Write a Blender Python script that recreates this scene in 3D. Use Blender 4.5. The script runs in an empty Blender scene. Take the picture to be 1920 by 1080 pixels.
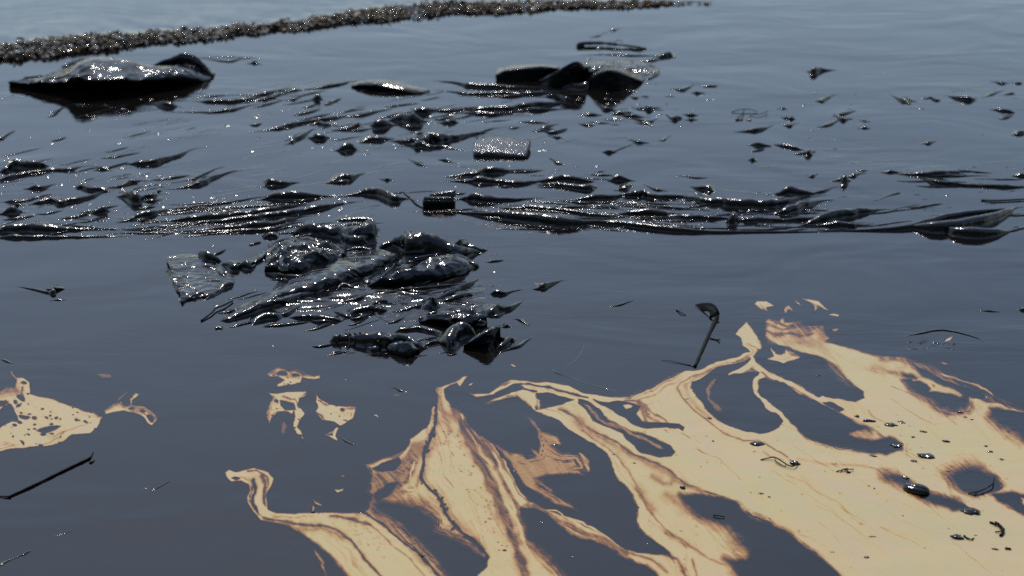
import bpy, math, random
import numpy as np

S = bpy.context.scene
R = math.radians
# ------------------------------------------------------------------ camera
CAM_H, PITCH, HFOV = 1.5, 24.0, 35.0
cam_d = bpy.data.cameras.new('camera')
cam = bpy.data.objects.new('camera', cam_d)
S.collection.objects.link(cam)
cam.location = (0, 0, CAM_H)
cam.rotation_euler = (R(90 - PITCH), 0, 0)
cam_d.sensor_width = 36
cam_d.lens = 18 / math.tan(R(HFOV / 2))
cam_d.clip_start, cam_d.clip_end = 0.05, 3000
cam_d.dof.use_dof = True
cam_d.dof.focus_distance = 3.2
cam_d.dof.aperture_fstop = 4.0
S.camera = cam
# ------------------------------------------------------------------ sky, sun
SUN_EL, SUN_AZ = 58.0, -12.0            # azimuth from +Y (straight ahead), + is to the right
W = bpy.data.worlds.new('World'); S.world = W
W.use_nodes = True
wn = W.node_tree.nodes; wl = W.node_tree.links
sky = wn.new('ShaderNodeTexSky'); sky.sky_type = 'NISHITA'; sky.sun_disc = False
sky.sun_elevation = R(SUN_EL); sky.sun_rotation = R(SUN_AZ)
sky.air_density = 1.3; sky.dust_density = 1.0; sky.ozone_density = 1.0
bg = wn['Background']; bg.inputs['Strength'].default_value = 0.15
wl.new(sky.outputs['Color'], bg.inputs['Color'])
sun_d = bpy.data.lights.new('sun', 'SUN')
sun_d.energy = 3.2; sun_d.angle = R(0.53); sun_d.color = (1.0, 0.95, 0.88)
sun = bpy.data.objects.new('sun', sun_d); S.collection.objects.link(sun)
sun.rotation_euler = (R(90 - SUN_EL), 0, R(180 - SUN_AZ))
S.view_settings.view_transform = 'Standard'; S.view_settings.look = 'None'
S.view_settings.exposure = 0.03; S.view_settings.gamma = 1.0
S.view_settings.use_curve_mapping = False
S.cycles.use_denoising = False
S.cycles.max_bounces = 6

# ------------------------------------------------------------------ picture-to-ground geometry
FPX = 960 / math.tan(R(HFOV / 2))
sp_, cp_ = math.sin(R(PITCH)), math.cos(R(PITCH))

def at(px, py, z=0.0):
    """point of the horizontal plane at height z that the photograph shows at (px, py)"""
    cx, cy = (px - 960) / FPX, (540 - py) / FPX
    d = (cx, cy * sp_ + cp_, cy * cp_ - sp_)
    t = (z - CAM_H) / d[2]
    return np.array([d[0] * t, d[1] * t, z])

def mmpx(px, py):
    """metres per photo pixel across the line of sight at ground point (px, py)"""
    p = at(px, py)
    return (p[1] * cp_ + CAM_H * sp_) / FPX

def hgt(px, py, hp):
    """real height of a thing that stands hp pixels tall at (px, py)"""
    p = at(px, py)
    return hp * mmpx(px, py) / math.cos(math.atan2(CAM_H, math.hypot(p[0], p[1])))

def to_px(x, y):
    dz = y * cp_ + CAM_H * sp_
    return 960 + x / dz * FPX, 540 - (y * sp_ - CAM_H * cp_) / dz * FPX

# ------------------------------------------------------------------ noise
_tab = np.random.default_rng(7).random((256, 256)).astype(np.float32) * 2 - 1
def vn(x, y, seed=0):
    x = np.asarray(x, float) + seed * 37.31; y = np.asarray(y, float) + seed * 17.77
    xi, yi = np.floor(x), np.floor(y)
    fx, fy = x - xi, y - yi
    fx = fx * fx * fx * (fx * (fx * 6 - 15) + 10); fy = fy * fy * fy * (fy * (fy * 6 - 15) + 10)
    xi = xi.astype(int) & 255; yi = yi.astype(int) & 255
    x1, y1 = (xi + 1) & 255, (yi + 1) & 255
    a = _tab[xi, yi] * (1 - fx) + _tab[x1, yi] * fx
    b = _tab[xi, y1] * (1 - fx) + _tab[x1, y1] * fx
    return a * (1 - fy) + b * fy
def fbm(x, y, o=3, seed=0):
    r, a, f = 0, 1.0, 1.0
    for k in range(o):
        r = r + a * vn(x * f, y * f, seed + k * 5); a *= .5; f *= 2.03
    return r
def ridged(x, y, o=2, seed=0):
    r, a, f = 0, 1.0, 1.0
    for k in range(o):
        r = r + a * (1 - 2.2 * np.abs(vn(x * f, y * f, seed + k * 9))); a *= .45; f *= 1.9
    return r

# ------------------------------------------------------------------ objects
def link(name, me, mat, parent=None):
    o = bpy.data.objects.new(name, me)
    S.collection.objects.link(o)
    if mat: me.materials.append(mat)
    if parent: o.parent = parent
    return o

def mesh(name, V, F, smooth=True):
    V = np.asarray(V, np.float32); F = np.asarray(F, np.int32)
    k = F.shape[1]
    me = bpy.data.meshes.new(name)
    me.vertices.add(len(V)); me.vertices.foreach_set('co', V.ravel())
    me.loops.add(F.size); me.loops.foreach_set('vertex_index', F.ravel())
    me.polygons.add(len(F))
    me.polygons.foreach_set('loop_start', np.arange(0, F.size, k, dtype=np.int32))
    me.polygons.foreach_set('loop_total', np.full(len(F), k, np.int32))
    me.polygons.foreach_set('use_smooth', np.full(len(F), smooth))
    me.update(calc_edges=True); me.validate()
    return me

def join(parts):
    V, F, n = [], [], 0
    for v, f in parts:
        V.append(v); F.append(np.asarray(f) + n); n += len(v)
    return np.concatenate(V), np.concatenate(F)

def gridfaces(nr, nc):
    i = np.arange(nr * nc).reshape(nr, nc)
    return np.stack([i[:-1, :-1], i[1:, :-1], i[1:, 1:], i[:-1, 1:]], -1).reshape(-1, 4)

def tag(o, label=None, cat=None, group=None, kind=None):
    if label: o['label'] = label
    if cat: o['category'] = cat
    if group: o['group'] = group
    if kind: o['kind'] = kind
    return o

def crom(P, n):
    """Catmull-Rom through the rows of P, n samples"""
    P = np.asarray(P, float)
    if len(P) == 2: P = np.array([P[0], (P[0] + P[1]) / 2, P[1]])
    Q = np.concatenate([[2 * P[0] - P[1]], P, [2 * P[-1] - P[-2]]])
    u = np.linspace(0, len(P) - 1 - 1e-6, n); k = u.astype(int); t = (u - k)
    t = t.reshape((-1,) + (1,) * (P.ndim - 1))
    a, b, c, d = Q[k], Q[k + 1], Q[k + 2], Q[k + 3]
    return .5 * (2 * b + (c - a) * t + (2 * a - 5 * b + 4 * c - d) * t * t + (3 * b - a - 3 * c + d) * t ** 3)

def pts(s):
    return [tuple(float(v) for v in q.split(',')) for q in s.split()]
# ------------------------------------------------------------------ materials
def nodes(name):
    m = bpy.data.materials.new(name); m.use_nodes = True
    nt = m.node_tree
    return m, nt.nodes, nt.links, nt.nodes['Principled BSDF']
def setp(b, **k):
    for n, v in k.items():
        b.inputs[n.replace('_', ' ')].default_value = v

def flow_bump(n, l, bsdf):
    """long, low, wind-drawn ripples of the oily water, in ground coordinates"""
    g = n.new('ShaderNodeNewGeometry')
    def noise(sx, sy, rot, sc, det):
        mp = n.new('ShaderNodeMapping'); mp.inputs['Scale'].default_value = (sx, sy, 1)
        mp.inputs['Rotation'].default_value = (0, 0, R(rot))
        l.new(g.outputs['Position'], mp.inputs['Vector'])
        t = n.new('ShaderNodeTexNoise'); t.inputs['Scale'].default_value = sc
        t.inputs['Detail'].default_value = det; t.inputs['Distortion'].default_value = 0.6
        l.new(mp.outputs[0], t.inputs['Vector']); return t
    swell = noise(1, 1.7, 8, 2.2, 2)
    drawn = noise(1, 4.5, -14, 7.0, 5)
    fine = noise(1, 5.5, -10, 26.0, 3)
    mask = noise(1, 1.5, 20, 1.3, 1)
    mr = n.new('ShaderNodeMapRange'); mr.inputs['From Min'].default_value = .50; mr.inputs['From Max'].default_value = .72
    mr.inputs['To Min'].default_value = .15
    l.new(mask.outputs['Fac'], mr.inputs['Value'])
    def bump(src, dist, strength, prev):
        b = n.new('ShaderNodeBump'); b.inputs['Distance'].default_value = dist
        l.new(src.outputs['Fac'], b.inputs['Height'])
        if isinstance(strength, float): b.inputs['Strength'].default_value = strength
        else: l.new(strength.outputs[0], b.inputs['Strength'])
        if prev: l.new(prev.outputs[0], b.inputs['Normal'])
        return b
    b1 = bump(swell, .005, 1.0, None)
    b2 = bump(drawn, .0012, mr, b1)
    b3 = bump(fine, .00011, 1.0, b2)
    l.new(b3.outputs[0], bsdf.inputs['Normal'])
    return drawn, b3

OIL = (0.0044, 0.0038, 0.0035, 1)
m_water, n, l, b = nodes('oily_water')
setp(b, Base_Color=OIL, Roughness=.05, IOR=1.54)
dr, _ = flow_bump(n, l, b)
mr = n.new('ShaderNodeMapRange'); mr.inputs['To Min'].default_value = .03; mr.inputs['To Max'].default_value = .075
l.new(dr.outputs['Fac'], mr.inputs['Value']); l.new(mr.outputs[0], b.inputs['Roughness'])

# emulsion: colour follows the film thickness stored on the mesh ('thick'), black where it thins out to oil
m_emul, n, l, b = nodes('oil_emulsion')
a = n.new('ShaderNodeAttribute'); a.attribute_name = 'thick'
g = n.new('ShaderNodeNewGeometry')
fn = n.new('ShaderNodeTexNoise'); fn.inputs['Scale'].default_value = 260; fn.inputs['Detail'].default_value = 3
mp = n.new('ShaderNodeMapping'); mp.inputs['Rotation'].default_value = (0, 0, R(35)); mp.inputs['Scale'].default_value = (.35, 1, 1)
l.new(g.outputs['Position'], mp.inputs[0]); l.new(mp.outputs[0], fn.inputs['Vector'])
ms = n.new('ShaderNodeMath'); ms.operation = 'MULTIPLY_ADD'
l.new(fn.outputs['Fac'], ms.inputs[0]); ms.inputs[1].default_value = .30; ms.inputs[2].default_value = -.15
ad = n.new('ShaderNodeMath'); l.new(a.outputs['Fac'], ad.inputs[0]); l.new(ms.outputs[0], ad.inputs[1])
mr = n.new('ShaderNodeMapRange'); mr.inputs['From Min'].default_value = -.2; mr.inputs['From Max'].default_value = 1.2
l.new(ad.outputs[0], mr.inputs['Value'])
cr = n.new('ShaderNodeValToRGB'); l.new(mr.outputs[0], cr.inputs['Fac'])
stops = [(-.02, OIL), (.08, (.020, .009, .007, 1)), (.22, (.085, .031, .007, 1)), (.38, (.215, .088, .016, 1)),
         (.54, (.325, .168, .048, 1)), (.72, (.39, .255, .095, 1)), (.95, (.425, .318, .142, 1)), (1.18, (.405, .312, .165, 1))]
e = cr.color_ramp.elements
while len(e) < len(stops): e.new(.5)
for el, (t, c) in zip(e, stops): el.position = (t + .2) / 1.4; el.color = c
# very faint oil-film tints
tn = n.new('ShaderNodeTexNoise'); tn.inputs['Scale'].default_value = 9; tn.inputs['Detail'].default_value = 2
mp2 = n.new('ShaderNodeMapping'); mp2.inputs['Rotation'].default_value = (0, 0, R(35)); mp2.inputs['Scale'].default_value = (.3, 1.5, 1)
l.new(g.outputs['Position'], mp2.inputs[0]); l.new(mp2.outputs[0], tn.inputs['Vector'])
tr = n.new('ShaderNodeValToRGB'); l.new(tn.outputs['Fac'], tr.inputs['Fac'])
te = tr.color_ramp.elements
for _ in range(3): te.new(.5)
for el, (t, c) in zip(te, [(.30, (1, 1, 1, 1)), (.44, (1.0, .965, .955, 1)), (.52, (.93, 1.0, .90, 1)), (.60, (1, .97, .95, 1)), (.75, (.95, .97, 1, 1))]):
    el.position = t; el.color = c
mx = n.new('ShaderNodeMix'); mx.data_type = 'RGBA'; mx.blend_type = 'MULTIPLY'; mx.inputs[0].default_value = .8
l.new(cr.outputs[0], mx.inputs[6]); l.new(tr.outputs[0], mx.inputs[7]); l.new(mx.outputs[2], b.inputs['Base Color'])
rr = n.new('ShaderNodeMapRange'); rr.inputs['From Max'].default_value = .8; rr.inputs['To Min'].default_value = .07; rr.inputs['To Max'].default_value = .12
l.new(a.outputs['Fac'], rr.inputs['Value']); l.new(rr.outputs[0], b.inputs['Roughness'])
setp(b, IOR=1.54)
_, lastb = flow_bump(n, l, b)
gb = n.new('ShaderNodeBump'); gb.inputs['Distance'].default_value = .0006; gb.inputs['Strength'].default_value = .5
l.new(fn.outputs['Fac'], gb.inputs['Height']); l.new(lastb.outputs[0], gb.inputs['Normal']); l.new(gb.outputs[0], b.inputs['Normal'])

def debris_mat(name, col, rough, fine=.0011, wr=.003, ior=1.5, sc=150, strength=1.0, crumple=0):
    m, n, l, b = nodes(name)
    setp(b, Base_Color=col, Roughness=rough, IOR=ior)
    g = n.new('ShaderNodeNewGeometry')
    t = n.new('ShaderNodeTexNoise'); t.inputs['Scale'].default_value = sc; t.inputs['Detail'].default_value = 2
    l.new(g.outputs['Position'], t.inputs['Vector'])
    w = n.new('ShaderNodeTexNoise'); w.inputs['Scale'].default_value = 45; w.inputs['Detail'].default_value = 3
    w.inputs['Distortion'].default_value = 1.0
    l.new(g.outputs['Position'], w.inputs['Vector'])
    b1 = n.new('ShaderNodeBump'); b1.inputs['Distance'].default_value = wr; b1.inputs['Strength'].default_value = .8
    l.new(w.outputs['Fac'], b1.inputs['Height'])
    b2 = n.new('ShaderNodeBump'); b2.inputs['Distance'].default_value = fine; b2.inputs['Strength'].default_value = strength
    l.new(t.outputs['Fac'], b2.inputs['Height']); l.new(b1.outputs[0], b2.inputs['Normal'])
    if crumple:                                     # sharp little creases of thin plastic
        mp = n.new('ShaderNodeMapping'); mp.inputs['Rotation'].default_value = (0, 0, R(-25)); mp.inputs['Scale'].default_value = (.45, 1.1, 1)
        l.new(g.outputs['Position'], mp.inputs[0])
        c = n.new('ShaderNodeTexNoise'); c.noise_type = 'RIDGED_MULTIFRACTAL'; c.normalize = False
        c.inputs['Scale'].default_value = 32; c.inputs['Detail'].default_value = 3; c.inputs['Roughness'].default_value = .45
        c.inputs['Distortion'].default_value = .9
        l.new(mp.outputs[0], c.inputs['Vector'])
        b3 = n.new('ShaderNodeBump'); b3.inputs['Distance'].default_value = crumple; b3.inputs['Strength'].default_value = .8
        l.new(c.outputs['Fac'], b3.inputs['Height']); l.new(b2.outputs[0], b3.inputs['Normal']); b2 = b3
    l.new(b2.outputs[0], b.inputs['Normal'])
    return m
m_oil = debris_mat('oil_coated', (.0030, .0028, .0030, 1), .15, fine=.0008, wr=.0009, ior=1.5)
m_bag = debris_mat('oil_coated_plastic', (.0040, .0040, .0045, 1), .115, fine=.0006, wr=.0011, sc=190, ior=1.5, crumple=.008)
m_stick = debris_mat('oil_coated_wood', (.003, .0025, .002, 1), .55, fine=.0004, wr=.0006, ior=1.2)
m_film = debris_mat('grey_translucent_plastic', (.030, .028, .033, 1), .13, fine=.0018, wr=.001, sc=240)
m_brown = debris_mat('oily_brown_pebble', (.10, .06, .045, 1), .25)
m_amber = debris_mat('amber_bead', (.28, .07, .02, 1), .08, fine=.0002, wr=.0002)
m_foam, n, l, b = nodes('oily_foam')
a = n.new('ShaderNodeAttribute'); a.attribute_name = 'tint'
l.new(a.outputs['Color'], b.inputs['Base Color']); setp(b, Roughness=.10, IOR=1.4)
tl = n.new('ShaderNodeBsdfTranslucent'); mxs = n.new('ShaderNodeMixShader'); mxs.inputs[0].default_value = .45
l.new(a.outputs['Color'], tl.inputs['Color']); l.new(b.outputs[0], mxs.inputs[1]); l.new(tl.outputs[0], mxs.inputs[2])
l.new(mxs.outputs[0], n['Material Output'].inputs['Surface'])
# ------------------------------------------------------------------ the setting: one sheet of oily water to the horizon
def make_water():
    xs = np.concatenate([[-900, -200, -40], np.linspace(-8, 8, 17), [40, 200, 900]])
    ys = np.concatenate([[-900, -200, -40, -8], np.linspace(-2, 14, 17), [40, 200, 900]])
    X, Y = np.meshgrid(xs, ys, indexing='ij')
    V = np.stack([X, Y, np.zeros_like(X)], -1).reshape(-1, 3)
    o = link('oily_water', mesh('oily_water', V, gridfaces(len(xs), len(ys))[:, ::-1]), m_water)
    tag(o, 'dark oily sea water covering the whole beach edge', kind='structure')
make_water()

def make_shore():
    """the beach the photographer stands on and the wooded slope behind it, which the steep oily faces mirror"""
    xs = np.linspace(-120, 120, 49)
    def strip(name, prof, mat, label, amp):
        V = np.array([[(x, y + 2 * fbm(x / 15, y / 9, 2, 3), z + (amp * fbm(x / 9, y / 7, 3, 5) if z > 1.2 else 0)) for x in xs] for y, z in prof])
        tag(link(name, mesh(name, V.reshape(-1, 3), gridfaces(len(prof), len(xs))[:, ::-1]), mat), label, kind='structure')
    m_sand, n, l, b = nodes('beach_sand'); setp(b, Roughness=.9)
    t = n.new('ShaderNodeTexNoise'); t.inputs['Scale'].default_value = 3; c = n.new('ShaderNodeValToRGB')
    c.color_ramp.elements[0].color = (.16, .12, .08, 1); c.color_ramp.elements[1].color = (.26, .2, .14, 1)
    l.new(t.outputs['Fac'], c.inputs[0]); l.new(c.outputs[0], b.inputs['Base Color'])
    m_wood, n, l, b = nodes('shore_woods'); setp(b, Roughness=.8)
    t = n.new('ShaderNodeTexNoise'); t.inputs['Scale'].default_value = .9; t.inputs['Detail'].default_value = 6; c = n.new('ShaderNodeValToRGB')
    c.color_ramp.elements[0].color = (.006, .009, .004, 1); c.color_ramp.elements[1].color = (.022, .03, .012, 1)
    l.new(t.outputs['Fac'], c.inputs[0]); l.new(c.outputs[0], b.inputs['Base Color'])
    strip('beach', [(-5, -.3), (-8, .05), (-12, .5), (-18, 1.0), (-24, 1.1)], m_sand, 'sand beach behind the camera', 0)
    strip('wooded_shore', [(-20, .8), (-21, 5), (-24, 10), (-30, 15), (-40, 22), (-55, 30), (-80, 36)], m_wood, 'dark wooded slope behind the beach', 1.3)
make_shore()

# ------------------------------------------------------------------ emulsion slicks
def band(sd, along, x, y, seed):
    """marbled lines that run along the edge of a patch, some way into it"""
    w = sd + 3 * vn(x / 22, y / 16, seed + 70)
    ln = np.clip(1 - np.abs(vn(w / 4.2, along / 120, seed) * 3.2), 0, 1)
    return -ln * np.clip(.25 + 1.1 * vn(along / 70, w / 40, seed + 3), 0, 1) * np.exp(-(sd / 32) ** 2) * (sd > 1.5)

def field(ops, px, py):
    """film thickness at picture-traced ground points; ops are polygons that add / take film and filaments drawn in it"""
    wx = 5.0 * fbm(px / 60, py / 42, 2, 1) + 1.6 * vn(px / 15, py / 11, 3) + .45 * vn(px / 5, py / 4, 4)
    wy = 3.5 * fbm(px / 60, py / 42, 2, 11) + 1.1 * vn(px / 15, py / 11, 13) + .3 * vn(px / 5, py / 4, 14)
    X, Y = px + wx, py + wy
    ca, sa = math.cos(R(47)), math.sin(R(47))
    U, Vv = px * ca + py * sa, -px * sa + py * ca
    hair = fbm(U / 34 + .8 * vn(px / 40, py / 40, 31), Vv / 3.6 + 1.6 * vn(px / 45, py / 35, 33), 3, 21)
    iso = fbm(px / 14, py / 9, 3, 27)
    t = np.full(px.shape, -1.5)
    for op in ops:
        kind, P = op[0], np.array([p[:2] for p in op[1]], float)
        m = 75 if kind in ('add', 'sub') else 40
        sel = (X > P[:, 0].min() - m) & (X < P[:, 0].max() + m) & (Y > P[:, 1].min() - m) & (Y < P[:, 1].max() + m)
        if not sel.any(): continue
        x, y, tt = X[sel], Y[sel], t[sel]
        closed = kind in ('add', 'sub')
        n = len(P)
        soft = np.array([(p[2] if len(p) > 2 else op[2]) for p in op[1]], float)
        soft = np.where(soft > 9, soft * 1.6, soft) if closed else soft
        best = np.full(x.shape, 1e9); bs = np.full(x.shape, 3.0); inside = np.zeros(x.shape, bool); along = np.zeros(x.shape)
        L = 0.0
        for i in range(n if closed else n - 1):
            (ax, ay), (bx, by) = P[i], P[(i + 1) % n]
            dx, dy = bx - ax, by - ay; ll = dx * dx + dy * dy + 1e-9
            u = np.clip(((x - ax) * dx + (y - ay) * dy) / ll, 0, 1)
            d = (x - ax - u * dx) ** 2 + (y - ay - u * dy) ** 2
            c = d < best
            best = np.where(c, d, best); bs = np.where(c, soft[i] + u * (soft[(i + 1) % n] - soft[i]), bs)
            along = np.where(c, L + u * ll ** .5, along)
            if closed:
                inside ^= ((ay > y) != (by > y)) & (x < dx * (y - ay) / (dy if dy else 1e-9) + ax)
            L += ll ** .5
        d = np.sqrt(best)
        if kind == 'add':
            amp = op[3] if len(op) > 3 else 1.0 + .14 * np.clip((y - 780) / 200, 0, 1) * np.clip((x - 1300) / 300, 0, 1)
            sd = np.where(inside, d, -d)
            v = sd / bs + np.where(bs > 6, 1, 0) * (.07 * hair[sel] + .07 * iso[sel]) * (np.abs(sd) < 2 * bs)
            v = v + (.85 if len(op) < 4 else .2) * band(sd, along, x, y, 5)
            tt = np.maximum(tt, np.minimum(v, amp + np.minimum(.85 * band(sd, along, x, y, 5), 0)))
        elif kind == 'sub':
            sd = np.where(inside, -d, d)
            v = sd / bs + np.where(bs > 10, .17, 0) * (sd > -6) + np.where(bs > 6, 1, .0) * (.07 * hair[sel] + .07 * iso[sel]) * (np.abs(sd) < 2.2 * bs)
            v = v + .85 * band(sd, along, x, y, 6)
            tt = np.minimum(tt, np.maximum(v, -1.5))
        elif kind == 'dark':                       # dark filament drawn through the film
            w = bs * (1 + .35 * vn(along / 9, 0, 8)); dep = op[3] * 1.4
            new = np.where(tt > 0, tt - dep * (.62 * np.exp(-(d / (.62 * w)) ** 2) + .42 * np.exp(-(d / (1.5 * w)) ** 2) * (1 + .35 * hair[sel])), tt)
            fl = -9 if op[3] >= 1.2 else .10 + .42 * (1 - op[3]) + .12 * hair[sel]
            tt = np.maximum(new, np.minimum(tt, fl))
        elif kind == 'film':                       # filament of film drawn out over the oil
            w = bs * (1 + .4 * vn(along / 11, 0, 9)); amp = op[3]
            fade = np.clip(np.minimum(along, L - along) / 8, 0, 1)
            v = amp * (1.25 - (d / w) ** 1.6) - .3 * (1 - fade) + .13 * amp * hair[sel]
            tt = np.maximum(tt, np.clip(v, -1.5, amp))
        t[sel] = tt
    # drawn streaks in thin film
    mid = np.clip(1 - np.abs(t - .45) / .6, 0, 1)
    t = t + (.07 * mid + .09 * (t > .5)) * hair + .12 * (t > .6) * fbm(U / 160, Vv / 30, 2, 41)
    return np.clip(t, -1.5, 1.25)

def el(cx, cy, rx, ry, ang=0, s=2.0):
    c, q = math.cos(R(ang)), math.sin(R(ang))
    return [(cx + rx * c * math.cos(k * .785) - ry * q * math.sin(k * .785), cy + rx * q * math.cos(k * .785) + ry * c * math.sin(k * .785), s) for k in range(8)]

def slick(ops, box, label, group=None, cell=.002, z=.0001, cat='oil slick'):
    x0, y0, x1, y1 = box
    c = np.array([at(px, py) for px, py in ((x0, y0), (x1, y0), (x0, y1), (x1, y1))])
    xs = np.arange(c[:, 0].min(), c[:, 0].max(), cell); ys = np.arange(c[:, 1].min(), c[:, 1].max(), cell * 1.15)
    X, Y = np.meshgrid(xs, ys, indexing='ij')
    px, py = to_px(X, Y)
    keepbox = (px > x0 - 5) & (px < x1 + 5)
    T = np.full(X.shape, -1.5)
    T[keepbox] = field(ops, px[keepbox], py[keepbox])
    Fc = gridfaces(len(xs), len(ys))[:, ::-1]
    ok = (T.ravel()[Fc] > -.3).any(1)
    Fc = Fc[ok]
    used, inv = np.unique(Fc, return_inverse=True)
    zz = np.full(X.size, z)
    V = np.stack([X.ravel(), Y.ravel(), zz], -1)[used]
    me = mesh('emulsion_slick', V, inv.reshape(-1, 4))
    at_ = me.attributes.new('thick', 'FLOAT', 'POINT'); at_.data.foreach_set('value', T.ravel()[used].astype(np.float32))
    return tag(link('emulsion_slick', me, m_emul), label, cat, group)

def P(s, soft=2.5):
    """'x,y x,y,s ...' -> points with edge softness"""
    r = []
    for q in s.split():
        v = [float(k) for k in q.split(',')]
        r.append((v[0], v[1], v[2] if len(v) > 2 else soft))
    return r

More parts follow.
